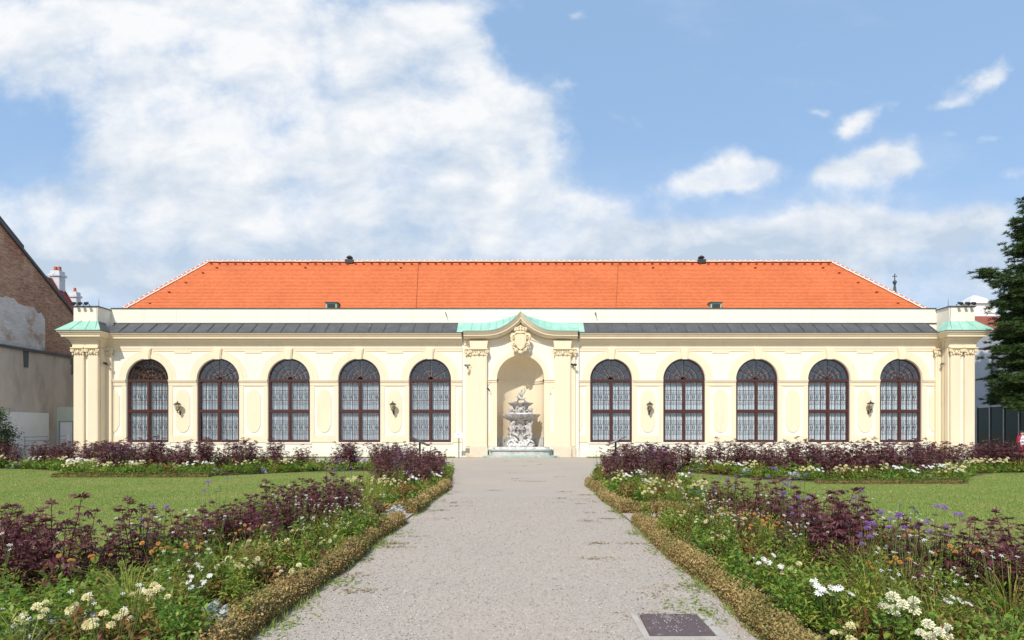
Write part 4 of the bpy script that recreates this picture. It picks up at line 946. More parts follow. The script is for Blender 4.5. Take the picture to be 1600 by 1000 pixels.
b.box(x - .06, x - .03, d - .0536, d - .0506, 1.44, 1.47); b.build('printed_mark', INK, t)
# iron cover in the path
t = thing('drain_cover', 'square rusty brown cover plate set in pale concrete in the gravel path', 'drain cover', (1.325, 5.05, 0))
PLATE = mat('rusty_plate', (.115, .085, .085), .7, .18, 14, .35, 120, spec=.3, c2=(.30, .26, .23), c2s=5, c2lo=.56, c2hi=.72)
MB().slab([(1.05, 4.77), (1.59, 4.77), (1.60, 5.33), (1.11, 5.33), (1.07, 5.29)], -.004, .012).build('plate', PLATE, t)
b = MB()
for x0, x1, y0, y1 in ((.99, 1.045, 4.70, 5.36), (1.605, 1.69, 4.66, 5.34), (1.045, 1.605, 4.70, 4.765)): b.box(x0, x1, y0, y1, -.004, .006)
b.build('concrete_surround', CONC, t)

# ================================================================== PERSON at the right edge
px_, pd = 1597, 33.0
xx = (px_ - 818) / 900 * pd
SKIN_ = mat('skin', (.52, .31, .22), .6, .05, 6); HAIR = mat('dark_hair', (.03, .02, .015), .6, .2, 20); REDC = mat('crimson_cloth', (.34, .015, .05), .8, .1, 8); WCL = mat('white_cloth', (.75, .73, .72), .85, .04, 8)
pt = thing('person', 'person in white top and crimson shawl walking at the right edge of the garden', 'person', (xx, pd, 0))
PJ = dict(hip=(0, 0, .92, .14), chest=(0, 0, 1.25, .145), neck=(0, 0, 1.45, .055), jaw=(0, -.02, 1.53, .075), head=(0, -.005, 1.60, .09), crown=(0, .01, 1.67, .07), shl=(-.16, 0, 1.36, .06), ell=(-.24, -.02, 1.10, .045), hal=(-.20, -.16, .92, .03), fl=(-.19, -.2, .86, .022), shr=(.16, 0, 1.36, .06), elr=(.25, .02, 1.10, .045), har=(.24, -.08, .86, .03), fr=(.24, -.1, .79, .022), hpl=(-.09, 0, .86, .1), knl=(-.10, -.1, .48, .065), anl=(-.1, -.04, .09, .045), tol=(-.1, -.18, .04, .04), hpr=(.09, 0, .86, .1), knr=(.1, .02, .48, .065), anr=(.1, .16, .09, .045), tor=(.1, .04, .04, .04))
PE = [('hip', 'chest'), ('chest', 'neck'), ('neck', 'jaw'), ('jaw', 'head'), ('head', 'crown'), ('chest', 'shl'), ('shl', 'ell'), ('ell', 'hal'), ('hal', 'fl'), ('chest', 'shr'), ('shr', 'elr'), ('elr', 'har'), ('har', 'fr'), ('hip', 'hpl'), ('hpl', 'knl'), ('knl', 'anl'), ('anl', 'tol'), ('hip', 'hpr'), ('hpr', 'knr'), ('knr', 'anr'), ('anr', 'tor')]
skin('body', {k: (xx + a, pd + b_, c, r) for k, (a, b_, c, r) in PJ.items()}, PE, SKIN_, pt)
b = MB(); b.ball((xx, pd + .03, 1.635), (.10, .11, .11), 10, 8); b.ball((xx, pd + .1, 1.58), (.07, .06, .1), 8, 6); b.build('hair', HAIR, pt, smooth=True)
b = MB(); b.ball((xx, pd - .105, 1.575), (.016, .022, .026), 6, 5)
for s in (-1, 1): b.ball((xx + s * .085, pd, 1.58), (.014, .02, .03), 6, 5)
b.build('nose_and_ears', SKIN_, pt, smooth=True)
b = MB()
for s in (-1, 1): b.ball((xx + s * .033, pd - .088, 1.60), (.012, .008, .008), 6, 5)
b.build('eyes', HAIR, pt)
b = MB(); b.ball((xx, pd - .088, 1.535), (.028, .01, .008), 6, 5); b.build('mouth', REDC, pt)
b = MB(); b.lathe(xx, pd, [(.20, .86), (.185, 1.0), (.18, 1.2), (.19, 1.33), (.15, 1.41), (.085, 1.45)], 18, sy=.78, cap=False); b.build('white_top', WCL, pt, smooth=True)
b = MB(); b.lathe(xx, pd, [(.26, .42), (.22, .7), (.195, .9), (.18, .95)], 18, sy=.85, fl=.05, nf=9, cap=False); b.build('skirt', REDC, pt, smooth=True)
b = MB()
for s in (-1, 1): b.tube([(xx + s * .07, pd - .03, 1.45), (xx + s * .19, pd - .01, 1.37), (xx + s * .26, pd - .02, 1.12), (xx + s * .24, pd - .10, .98)], [.06, .09, .08, .07], 9)
b.tube([(xx - .1, pd + .12, 1.43), (xx, pd + .14, 1.44), (xx + .1, pd + .12, 1.43)], .07, 8); b.build('shawl', REDC, pt, smooth=True)
for s, k in ((-1, 'tol'), (1, 'tor')): MB().ball((xx + PJ[k][0], pd + PJ[k][1] + .06, .045), (.05, .13, .045), 8, 6).build('shoe', IRON, pt, smooth=True)

# ================================================================== NEIGHBOURS ON THE LEFT
BRICK = mat('old_brick', (.33, .19, .125), .95, .34, 5, .5, 22, c2=(.43, .29, .20), c2s=.5, c2lo=.45, c2hi=.65)
def brickwork(m, amt):                                    # brick courses on the firewall: joint lines and single brick tones
    t = m.node_tree; b = t.nodes['Principled BSDF']; src = b.inputs['Base Color'].links[0].from_socket
    g = t.nodes.new('ShaderNodeNewGeometry'); sp = t.nodes.new('ShaderNodeSeparateXYZ'); t.links.new(g.outputs['Position'], sp.inputs[0]); cb = t.nodes.new('ShaderNodeCombineXYZ'); t.links.new(sp.outputs[1], cb.inputs[0]); t.links.new(sp.outputs[2], cb.inputs[1])
    br = t.nodes.new('ShaderNodeTexBrick'); t.links.new(cb.outputs[0], br.inputs['Vector']); br.inputs['Scale'].default_value = 1; br.inputs['Brick Width'].default_value = .27; br.inputs['Row Height'].default_value = .085; br.inputs['Mortar Size'].default_value = .009
    br.inputs['Color1'].default_value = (.6, .55, .5, 1); br.inputs['Color2'].default_value = (1.25, 1.15, 1.1, 1); br.inputs['Mortar'].default_value = (1.3, 1.5, 1.6, 1)
    mx = t.nodes.new('ShaderNodeMix'); mx.data_type = 'RGBA'; mx.blend_type = 'MULTIPLY'; mx.inputs[0].default_value = amt; t.links.new(src, mx.inputs[6]); t.links.new(br.outputs[0], mx.inputs[7]); t.links.new(mx.outputs[2], b.inputs['Base Color'])
brickwork(BRICK, .9)
LIME = mat('limewashed_brick', (.58, .52, .49), .95, .16, 1.4, .5, 18, c2=(.40, .28, .21), c2s=.9, c2lo=.52, c2hi=.66)
brickwork(LIME, .35)
STUC = mat('stained_stucco', (.54, .45, .37), .95, .16, 1.2, .3, 14, c2=(.38, .31, .25), c2s=.7, c2lo=.48, c2hi=.68, stretch=(1, 1, .35))
MAROON = mat('maroon_roof', (.18, .035, .03), .7, .15, 3)
CH_W = mat('chimney_plaster', (.62, .62, .64), .9, .12, 2, c2=(.40, .40, .42), c2s=2)
CLAY = mat('clay_pot', (.42, .13, .07), .8, .12, 5)
NB = thing('brick_neighbour_house', 'old brown brick gable house with patched whitewash left of the orangery', 'building', (-33, 38, 0))
GX = -33.0
def gz(y): return 14.8 - (y - 36.3) * .762               # sloping roof edge of the firewall
def yz(mb, poly, x0, x1): n = len(poly); return mb.add([(x0, y, z) for y, z in poly] + [(x1, y, z) for y, z in poly], [tuple(range(n)), tuple(range(2 * n - 1, n - 1, -1))] + [(i, i + n, (i + 1) % n + n, (i + 1) % n) for i in range(n)])
zl = lambda y: 1.7 + (674 - 542) / 900 * 36.3            # ledge height
LZ = zl(0)
yz(MB(), [(22, LZ), (47, LZ), (47, gz(47)), (33.5, gz(33.5)), (22, gz(33.5) - 8.7)], GX - 8, GX).build('brick_wall', BRICK, NB)
yz(MB(), [(22, 0), (47, 0), (47, LZ), (22, LZ)], GX - 8, GX + .12).build('stucco_wall', STUC, NB)
yz(MB(), [(22, LZ - .02), (46.5, LZ - .02), (46.5, LZ + .16), (22, LZ + .16)], GX, GX + .26).build('ledge', LEAD, NB)
jag = [(22, LZ + .2), (39.7, LZ + .2)]
for i in range(60):
    t_ = i / 59; y_ = 39.7 - t_ * 17.7; base = 2.3 + .75 * min(1, (39.7 - y_) / 1.2) ** .5 + .25 * min(1, max(0, (38.5 - y_) / 3)); jag.append((y_ + R.uniform(-.06, .06) if 0 < i < 59 else y_, LZ + base + R.uniform(-.16, .14)))
yz(MB(), jag, GX, GX + .03).build('whitewashed_patch', LIME, NB)
for a, b_, n in ((33.5, 37.9, .34), (37.9, 47, .16)):
    yz(MB(), [(a, gz(a) - .05), (b_, gz(b_) - .05), (b_, gz(b_) + n), (a, gz(a) + n)], GX - .5, GX + .14).build('verge_board', LEAD, NB)
yz(MB(), [(47, gz(47)), (33.5, gz(33.5)), (33.5, gz(33.5) + .15), (47, gz(47) + .15)], GX - 8, GX - .5).build('roof', MAROON, NB)
b = MB(); yz(b, [(37.9, LZ - 1.1), (38.2, LZ - 1.1), (38.25, LZ), (37.85, LZ)], GX + .12, GX + .16); b.build('stain_strip', LEAD, NB)
RH = thing('red_roof_house', 'house with steep maroon seamed roof behind the brick gable', 'building', (-42, 52, 0))
MB().box(-47.5, -41.2, 48.6, 54.3, 0, 11.2).build('wall', STUC, RH)
def xz(mb, poly, y0, y1): return mb.prism(poly, y0, y1)
MB().prism([(-43.9, 15.75), (-40.8, 10.6), (-40.8, 10.75), (-43.9, 15.95), (-47.9, 10.75), (-47.9, 10.6)], 48.2, 54.5).build('roof', MAROON, RH)
for i in range(14):
    y_ = 48.4 + .46 * i; MB().prism([(-43.9, 15.95), (-40.8, 10.75), (-40.76, 10.8), (-43.9, 16.03)], y_, y_ + .05).build('roof_seam', MAROON, RH)
def chimney(px, yb, yt, w, d, n, lab):
    x = (px - 818) / 900 * d; zt = 1.7 + (674 - yt) / 900 * d; zb = 1.7 + (674 - yb) / 900 * d - 3.5
    t = thing('chimney', lab, 'chimney', (x, d, zb)); h = zt - zb
    MB().box(x - w, x + w, d - w * .8, d + w * .8, zb, zt - .95).build('chimney_shaft', CH_W, t)
    b = MB(); b.box(x - w - .1, x + w + .1, d - w * .8 - .1, d + w * .8 + .1, zt - .95, zt - .75); b.box(x - w + .02, x + w - .02, d - w * .8, d + w * .8, zt - .75, zt - .42); b.build('chimney_cap', CH_W, t)
    for i in range(n): xx_ = x + (i - (n - 1) / 2) * w * .85; MB().lathe(xx_, d, [(w * .36, zt - .42), (w * .30, zt), (w * .22, zt)], 10).build('chimney_pot', CLAY, t)
chimney(90, 448, 417, .44, 54, 2, 'taller whitewashed chimney with clay pots on the maroon roof')
chimney(117, 475, 450, .36, 56.5, 1, 'smaller whitewashed chimney with one clay pot nearest the orangery')
LW = mat('offwhite_render', (.78, .75, .70), .9, .06, 1.5, .1, 20)
GREENP = mat('pale_green_panel', (.56, .60, .47), .7, .05, 3)
def obox(name, lab, cat, m, *a): return tag(MB().box(*a).build(name, m, loc=((a[0] + a[1]) / 2, (a[2] + a[3]) / 2, a[4])), lab, cat)
obox('garden_wall', 'low offwhite rendered wall in front of the stained brick house', 'wall', LW, -32.85, -32.55, 30, 39.5, 0, 2.95)
t = thing('green_gate_panel', 'pale green board partition with grey door beside the left corner', 'gate', (-30.8, 40.2, 0))
for i in range(2): MB().box(-32.5 + 1.56 * i, -30.96 + 1.56 * i, 40.1, 40.16, 0, 3.35 + .06).build('board', GREENP, t)
q = MB().box(-32.2, -31.35, 40.03, 40.09, 0, 2.35); DG = q.build('door', LW, t)
b = MB(); b.box(-32.28, -32.2, 40.0, 40.09, 0, 2.43); b.box(-31.35, -31.27, 40.0, 40.09, 0, 2.43); b.box(-32.2, -31.35, 40.0, 40.09, 2.35, 2.43); b.build('door_frame', STEEL, t)
t = thing('handrail', 'grey metal handrail beside the left corner of the orangery', 'railing', (-30.5, 37, 0))
for z in (.75, 1.05, 1.3): MB().tube([(-32.3, 37.2, z + .02), (-29.3, 37.2, z + .12)], .025, 6).build('rail', STEEL, t)
for x in (-32.2, -30.8, -29.4): MB().tube([(x, 37.2, 0), (x, 37.2, 1.4)], .03, 6).build('post', STEEL, t)

# ================================================================== RIGHT: glass front, tower, spire
GDK = mat('white_grey_render', (.50, .52, .55), .9, .05, 1.0)
t = thing('grey_side_building', 'plain grey rendered building behind the right corner and the pine', 'building', (41, 47, 0))
MB().box(36.05, 46, 46, 54, 0, 8.2).build('wall', GDK, t); MB().box(37.3, 46.3, 45.7, 54, 8.2, 8.5).build('roof', LEAD, t)
MB().box(37.35, 46.2, 45.85, 45.99, 0, 8.2).build('shaded_wall_panel', mat('painted_wall_shade', (.14, .16, .18), .6, .08, 2), t)  # dark sheet puts the shade on this wall into its colour
GP = thing('glass_pavilion', 'low glass fronted pavilion with steel posts right of the orangery', 'building', (34.5, 41, 0))
DGL = bpy.data.materials.new('green_glass'); DGL.use_nodes = True
q = DGL.node_tree.nodes['Principled BSDF']; q.inputs['Base Color'].default_value = (.018, .04, .03, 1); q.inputs['Roughness'].default_value = .06; q.inputs['Specular IOR Level'].default_value = .12
e0, e1 = Vector((34.66, 44.0)), Vector((33.45, 37.6)); nn = 4
for i in range(nn):
    a = e0.lerp(e1, i / nn); c = e0.lerp(e1, (i + 1) / nn); dn = (c - a).normalized(); nm = Vector((dn.y, -dn.x)) * .03
    w_ = dn * .10; zt = 3.6
    p = [a + w_ + nm, c + nm, c - nm, a + w_ - nm]; MB().slab([tuple(k_) for k_ in p], .15, zt - .12).build('glass_pane', DGL, GP)
    p = [a + nm * 3, a + w_ + nm * 3, a + w_ - nm * 3, a - nm * 3]; MB().slab([tuple(k_) for k_ in p], 0, zt).build('steel_post', STEEL, GP)
    p = [a + w_ + nm * 2, c + nm * 2, c - nm * 2, a + w_ - nm * 2]; MB().slab([tuple(k_) for k_ in p], zt - .12, zt - .01).build('steel_beam', STEEL, GP)
MB().slab([(35.1, 44), (33.9, 37.6), (40, 37.6), (40, 44)], 3.45, 3.59).build('roof', LEAD, GP); MB().box(38, 38.2, 37.7, 43.9, 0, 3.44).build('rear_wall', mat('teal_dark_wall', (.04, .07, .06), .8, .1, 2), GP)
d = 120.0; x = (1398 - 818) / 900 * d; zz = lambda py: 1.7 + (674 - py) / 900 * d
t = thing('church_spire', 'dark church spire with ball and cross peeking over the right hip', 'spire', (x, d, 0))
GRN = mat('dark_copper', (.06, .075, .075), .6, .2, 1)
MB().box(x - 1.5, x + 1.5, d - 1.5, d + 1.5, 0, 20).build('tower', CH_W, t); MB().lathe(x, d, [(1.6, 20), (.75, 26), (.32, 31), (.22, zz(447)), (.12, zz(443))], 8).build('spire_roof', GRN, t, smooth=False)
b = MB(); b.ball((x, d, zz(440.8)), .40, 10, 8); b.lathe(x, d, [(.2, zz(444.5)), (.34, zz(444)), (.1, zz(443))], 8); b.build('ball', GRN, t, smooth=True)
b = MB(); b.box(x - .07, x + .07, d - .07, d + .07, zz(440), zz(428)); b.box(x - .42, x + .42, d - .06, d + .06, zz(432.3), zz(431.2))
for sx, sz in ((-.42, zz(431.7)), (.42, zz(431.7)), (0, zz(428))): b.ball((x + sx, d, sz), .11, 6, 5)
b.build('cross', GRN, t)
d = 70.0; t = thing('white_roof_tower', 'white tower with grey curved roof behind the pine', 'tower', ((1537 - 818) / 900 * d, d, 0)); f = lambda p: (p - 818) / 900 * d; g = lambda p: 1.7 + (674 - p) / 900 * d
MB().box(f(1516), f(1556), d, d + 3, 0, g(474)).build('wall', LW, t); b = MB(); b.box(f(1513), f(1559), d - .25, d + 3.2, g(474), g(471)); b.build('cornice', WHITEP, t)
b = MB(); b.lathe(f(1536), d + 1.5, [(f(1557) - f(1536), g(471)), (f(1552) - f(1536), g(464.5)), (f(1542) - f(1536), g(459)), (.1, g(457))], 4); 
b.v = [((vx - f(1536)) * .72 - (vy - d - 1.5) * .72 + f(1536), (vx - f(1536)) * .72 + (vy - d - 1.5) * .72 + d + 1.5, vz) for vx, vy, vz in b.v]; b.build('roof', CH_W, t)
d = 60.0; f = lambda p: (p - 818) / 900 * d; g = lambda p: 1.7 + (674 - p) / 900 * d
t = thing('red_tiled_house', 'house with red tiled roof showing between the corner and the pine', 'building', (f(1560), d, 0))
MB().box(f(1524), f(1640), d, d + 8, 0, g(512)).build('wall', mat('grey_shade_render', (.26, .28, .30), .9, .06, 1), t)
b = MB(); b.add([(f(1520), d - .4, g(514)), (f(1645), d - .4, g(514)), (f(1645), d + 4, g(482)), (f(1520), d + 4, g(482)), (f(1520), d + 8, g(514)), (f(1645), d + 8, g(514))], [(0, 1, 2, 3), (3, 2, 5, 4), (0, 3, 4), (1, 5, 2), (0, 4, 5, 1)]); b.build('roof', mat('dull_red_tile', (.26, .07, .045), .8, .15, 3), t)
# ================================================================== PLANTS
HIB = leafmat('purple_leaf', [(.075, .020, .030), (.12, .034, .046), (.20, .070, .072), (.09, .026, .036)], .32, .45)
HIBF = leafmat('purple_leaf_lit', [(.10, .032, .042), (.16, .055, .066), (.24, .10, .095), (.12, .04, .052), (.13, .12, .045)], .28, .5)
HIBS = mat('purple_stem', (.10, .025, .03), .6, .2, 12)
GRN1 = leafmat('green_leaf', [(.06, .14, .014), (.14, .26, .028), (.27, .37, .055), (.10, .20, .022)], .42)
GRN2 = leafmat('yellow_green_leaf', [(.20, .28, .03), (.33, .37, .055), (.40, .35, .08), (.22, .30, .04)], .38)
BRN = leafmat('bronze_leaf', [(.20, .075, .025), (.30, .14, .04), (.13, .035, .025), (.34, .21, .07), (.16, .17, .04)], .3)
DRK = leafmat('black_purple_leaf', [(.018, .010, .014), (.03, .015, .02)], .15)
SILV = leafmat('silver_leaf', [(.38, .42, .42), (.50, .54, .54), (.30, .35, .36)], .2, .8)
CREAMF = leafmat('cream_petal', [(.80, .72, .38), (.78, .74, .50), (.80, .66, .26)], .25, .7)
IVORY = leafmat('ivory_petal', [(.80, .77, .60), (.80, .76, .55), (.78, .72, .46)], .25, .7)
WHT = leafmat('white_petal', [(.78, .78, .74), (.80, .79, .72)], .25, .7)
VIO = leafmat('violet_petal', [(.19, .10, .30), (.25, .13, .37), (.15, .07, .25)], .25, .7)
ORANGE = leafmat('orange_petal', [(.55, .25, .04), (.62, .36, .10)], .25, .7)
STEMG = mat('green_stem', (.10, .13, .03), .7, .25, 10)
BOX = leafmat('dry_box_leaf', [(.42, .28, .11), (.54, .37, .16), (.34, .21, .075), (.60, .44, .22), (.24, .25, .06), (.47, .32, .12)], .25, .7, ((.16, .17, .04), 1.6))
BOXG = leafmat('green_box_leaf', [(.10, .15, .025), (.16, .20, .035), (.26, .21, .07), (.07, .11, .02)], .25, .7)
BOXC = mat('hedge_core', (.22, .14, .06), .95, .3, 20)
STRAW = leafmat('dry_grass', [(.36, .27, .13), (.28, .19, .09), (.42, .33, .17), (.20, .13, .06)], .2, .8)
GRASS = leafmat('grass_blade', [(.15, .28, .032), (.21, .34, .05), (.31, .39, .08), (.46, .43, .18), (.16, .30, .037), (.23, .36, .06)], .4, .6, ((.30, .31, .10), .9))

def inpoly(p, x, y):
    p = np.array(p); r = np.zeros(len(x), bool); j = len(p) - 1
    for i in range(len(p)):
        c = ((p[i, 1] > y) != (p[j, 1] > y)) & (x < (p[j, 0] - p[i, 0]) * (y - p[i, 1]) / (p[j, 1] - p[i, 1] + 1e-12) + p[i, 0]); r ^= c; j = i
    return r
def pts_in(poly, n):
    p = np.array(poly); lo, hi = p.min(0), p.max(0); out = np.zeros((0, 2))
    while len(out) < n:
        q = NR.uniform(lo, hi, (n * 2 + 8, 2)); out = np.vstack([out, q[inpoly(poly, q[:, 0], q[:, 1])]])
    return out[:n]

# ---- lawn grass, verge grass
def blades(name, P2, z, h0, h1, w, m):
    n = len(P2); pos = np.column_stack([P2, np.full(n, z)])
    tv = [(-.5, 0, 0), (.5, 0, 0), (0, .45, 1)]
    yaw = U(0, 2 * PI, n); h = U(h0, h1, n); lean = U(.1, 1.0, n)
    V = np.zeros((n, 3, 3)); c, s = np.cos(yaw), np.sin(yaw)
    V[:, 0] = pos + np.column_stack([c, s, np.zeros(n)]) * w; V[:, 1] = pos - np.column_stack([c, s, np.zeros(n)]) * w
    V[:, 2] = pos + np.column_stack([-s * lean * h, c * lean * h, h])
    return np_mesh(name, V.reshape(-1, 3), np.arange(n * 3).reshape(n, 3), m)
LAWN = [[(-30, 5), (-4.9, 5), (-4.9, 20), (-6.5, 24.6), (-9, 24.0), (-12, 21.4), (-17, 21.2), (-18.6, 24), (-22, 25.8), (-30, 26)],
        [(30, 5), (30, 23.4), (19, 23.4), (16.5, 21.5), (14.2, 18.6), (10.8, 18.7), (8.5, 20), (6.3, 24), (4.9, 20), (4.9, 5)]]
for L in LAWN:
    q = pts_in(L, 330000); d = q[:, 1]; vis = (np.abs(q[:, 0]) < d * .96 + .5) & (NR.random(len(q)) < np.clip((13 / d) ** 1.6, .12, 1)); q = q[vis]
    ww = .0028 + .0006 * q[:, 1].mean() / 6
    near = q[q[:, 1] < 11]; far = q[q[:, 1] >= 11]
    V = blades('lawn_grass', near, .015, .02, .055, .0035, GRASS); blades('lawn_grass', far, .015, .02, .05, .007, GRASS)
for x0, x1 in ((-27, -4.4), (4.1, 27)):
    q = np.column_stack([U(x0, x1, 9000), U(36.75, 37.7, 9000)]); blades('verge_grass', q, .01, .03, .10, .012, GRASS)
# clover flowers and fallen petals on the lawn
q = np.vstack([pts_in(L, 150) for L in LAWN]); n = len(q)
V, F = scatter(*DIAMOND, np.column_stack([q, np.full(n, .06)]), randrot(n, -.2, .3), U(.02, .05, n)); np_mesh('clover_flower', V, F, WHT)

# ---- loose gravel, dry litter on the path
PEB = mat('pebble', (.39, .34, .29), .9, .22, 90); PEBW = mat('pale_pebble', (.50, .47, .43), .9, .2, 90)
def pebbles(name, n, y0, y1, r0, r1, m, x0=-2.18, x1=1.95):
    x = U(x0, x1, n); y = y0 + (y1 - y0) * NR.random(n) ** 1.5
    keep = ~((x > 1.04) & (x < 1.61) & (y > 4.76) & (y < 5.34)); x, y = x[keep], y[keep]; n = len(x)
    tv = [(1, 0, 0), (0, 1, 0), (-1, 0, 0), (0, -1, 0), (0, 0, .7), (0, 0, -.7)]
    tf = [(0, 1, 4), (1, 2, 4), (2, 3, 4), (3, 0, 4)]
    r = NR.uniform(r0, r1, (n, 1)) * NR.uniform(.6, 1.3, (n, 3))
    V, F = scatter(tv, tf, np.column_stack([x, y, np.full(n, -.001)]), randrot(n, -.4, .4), r); return np_mesh(name, V, F, m)
pebbles('loose_gravel', 30000, 3.9, 15, .004, .011, PEB); pebbles('loose_gravel', 5000, 3.9, 14, .004, .010, PEBW)
n = 70; x, y = U(1.08, 1.58, n), 5.32 - .5 * NR.random(n) ** 1.3
V, F = scatter([(1, 0, 0), (0, 1, 0), (-1, 0, 0), (0, -1, 0), (0, 0, .8), (0, 0, -.7)], [(0, 1, 4), (1, 2, 4), (2, 3, 4), (3, 0, 4)], np.column_stack([x, y, np.full(n, .013)]), randrot(n, -.4, .4), NR.uniform(.003, .008, (n, 3))); np_mesh('loose_gravel', V, F, PEBW)
def litter(name, cs, m, per=160, sx=.16, sy=.05, h=(.02, .07)):
    P_ = []
    for cx, cy in cs: k = int(per * R.uniform(.4, 1.3)); P_.append(np.column_stack([NR.normal(cx, sx * R.uniform(.5, 1.4), k), NR.normal(cy, sy * R.uniform(.6, 1.6), k)]))
    q = np.vstack(P_); n = len(q)
    V, F = scatter(*NARROW, np.column_stack([q, U(.0, .012, n)]), randrot(n, -.1, .25), U(h[0], h[1], n)); return np_mesh(name, V, F, m)
cs = [(R.uniform(.9, 1.75), R.uniform(6, 17)) for _ in range(16)] + [(R.uniform(-2.1, -1.5), R.uniform(6, 17)) for _ in range(14)] + [(R.uniform(-1.5, 1.4), R.uniform(16, 34)) for _ in range(9)] + [(1.25, 5.34)]
litter('dry_grass_litter', cs, STRAW, 55)
cs = [(1.72, 5.5), (1.5, 5.58), (1.85, 6.3), (1.9, 7.0), (1.88, 8.2), (1.85, 9.6), (-2.1, 5.0), (-2.15, 5.6), (-2.1, 6.5), (-2.12, 7.6), (-2.1, 8.6), (-2.1, 9.6), (-2.1, 12.4), (-2.1, 14), (-2.08, 15.6), (-2.2, 4.4), (1.9, 12.2), (-1, 33)]
litter('weedy_grass', cs, GRASS, 85, .10, .16, (.03, .08))
cs = [(-2.18, y) for y in np.arange(4, 17.8, .35)] + [(1.95, y) for y in np.arange(4, 17.8, .35)]
q = np.vstack([np.column_stack([NR.normal(a, .03, 60), NR.normal(b, .15, 60)]) for a, b in cs if R.random() < .55]); blades('path_edge_grass', q, 0, .02, .09, .004, GRASS)

# ---- low clipped box edging, dried to golden brown
def hedge(label, x0, x1, y0, y1, h, dens):
    loc = ((x0 + x1) / 2, (y0 + y1) / 2, 0); t = thing('box_hedge', label, 'hedge', loc, 'low dry box hedges round the beds')
    longy = (y1 - y0) > (x1 - x0); L = max(x1 - x0, y1 - y0); w = min(x1 - x0, y1 - y0); n = max(6, int(L / .12)); b = MB(); vs = []
    sec = [(-.36, 0), (-.40, .42), (-.32, .72), (0, .80), (.32, .72), (.40, .42), (.36, 0)]
    ph = R.uniform(0, 9)
    for i in range(n + 1):
        s = L * i / n; k = 1 + .10 * math.sin(s * 2.9 + ph) + .07 * math.sin(s * 7 + ph) + R.uniform(-.05, .05); sh = .03 * math.sin(s * 1.7 + ph)
        for a, c in sec:
            o, l = a * w * k + sh, s
            vs.append(((x0 + x1) / 2 + o, y0 + l, c * h * k) if longy else (x0 + l, (y0 + y1) / 2 + o, c * h * k))
    m = len(sec); b.add(vs, [(i * m + j, (i + 1) * m + j, (i + 1) * m + j + 1, i * m + j + 1) for i in range(n) for j in range(m - 1)] + [tuple(range(m)), tuple(range(n * m, n * m + m))])
    b.build('hedge_core', BOXC, t)
    N_ = int(L * dens); s = U(0, L, N_); a = U(-.1, PI + .1, N_); kk = 1 + .10 * np.sin(s * 2.9 + ph) + .07 * np.sin(s * 7 + ph)
    o = np.cos(a) * w * .5 * kk * NR.uniform(.86, 1.08, N_) + .03 * np.sin(s * 1.7 + ph); z = np.clip(np.sin(a), 0, 1) ** .6 * h * kk * NR.uniform(.86, 1.06, N_)
    spr = np.where(NR.random(N_) < .10, U(1.02, 1.32, N_), 1.0); o = o * spr; z = z * spr
    pos = np.column_stack([(x0 + x1) / 2 + o, y0 + s, z] if longy else [x0 + s, (y0 + y1) / 2 + o, z])
    sz = U(.6, 1.7, N_) * (.022 if dens > 2500 else .034)
    V, F = scatter(*DIAMOND, pos, randrot(N_, -.5, 1.4), sz); np_mesh('hedge_leaves', V, F, BOX if dens > 2000 else BOXG, t)
hedge('dry brown box hedge along the near left bed by the path', -2.48, -2.21, 3.3, 10.7, .19, 8000)
hedge('dry brown box hedge along the near right bed by the drain cover', 1.97, 2.24, 3.3, 10.7, .19, 8000)
hedge('dry box hedge along the mid left bed by the path beyond the gap', -2.48, -2.2, 12.06, 18.0, .21, 2400)
hedge('dry box hedge along the mid right bed by the path beyond the gap', 1.97, 2.25, 12.06, 18.3, .21, 2400)
hedge('short dry box hedge closing the mid left bed at the gap', -4.3, -2.2, 11.8, 12.06, .2, 2400)
hedge('short dry box hedge closing the mid right bed at the gap', 1.97, 4.3, 11.8, 12.06, .2, 2400)
hedge('low box edging along the far right bed beside the right lawn', 9.4, 14.0, 18.35, 18.6, .17, 1300)
hedge('low box edging along the far left bed beside the left lawn', -17.2, -11.5, 20.95, 21.2, .17, 1300)

# ---- leafy ground cover of every bed (nobody could count it)
def cover(bed, n, hmax, scale, mats=(GRN1, GRN2, BRN), frac=(.55, .25, .2)):
    poly = BEDS[bed]
    for m, f in zip(mats, frac):
        k = int(n * f); nc = max(10, int(k / (95 if scale == 0 else 55))); c = pts_in(poly, nc); i = NR.integers(0, nc, k)
        ch = (U(.2, 1.0, nc) ** 1.2)[i] * hmax; r = (U(.06, .20, nc) * (1 + scale))[i]
        a = U(0, 2 * PI, k); rr = np.sqrt(NR.random(k)); el = np.sqrt(np.clip(1 - rr ** 2, 0, 1))
        pos = np.column_stack([c[i, 0] + np.cos(a) * rr * r, c[i, 1] + np.sin(a) * rr * r, .03 + ch * (el * .8 + .2) * NR.uniform(.35, 1, k)])
        keep = inpoly(poly, pos[:, 0], pos[:, 1]); pos = pos[keep]; k = len(pos)
        V, F = scatter(*(NARROW if m is GRN2 or (scale == 0 and m is BRN) else DIAMOND), pos, randrot(k, -.3, 1.1), U(.55, 1.35, k) * (.05 if scale == 0 else .085 if scale < 1 else .12))
        np_mesh({id(GRN1): 'green_ground_cover', id(GRN2): 'yellow_green_ground_cover', id(BRN): 'bronze_ground_cover'}[id(m)], V, F, m)
cover('near left', 58000, .60, 0, frac=(.47, .42, .11)); cover('near right', 60000, .60, 0, frac=(.43, .44, .13))
cover('mid left', 26000, .42, .6); cover('mid right', 26000, .42, .6)
cover('far left', 34000, .55, 1.2, frac=(.62, .30, .08)); cover('far right', 34000, .55, 1.2, frac=(.6, .28, .12))

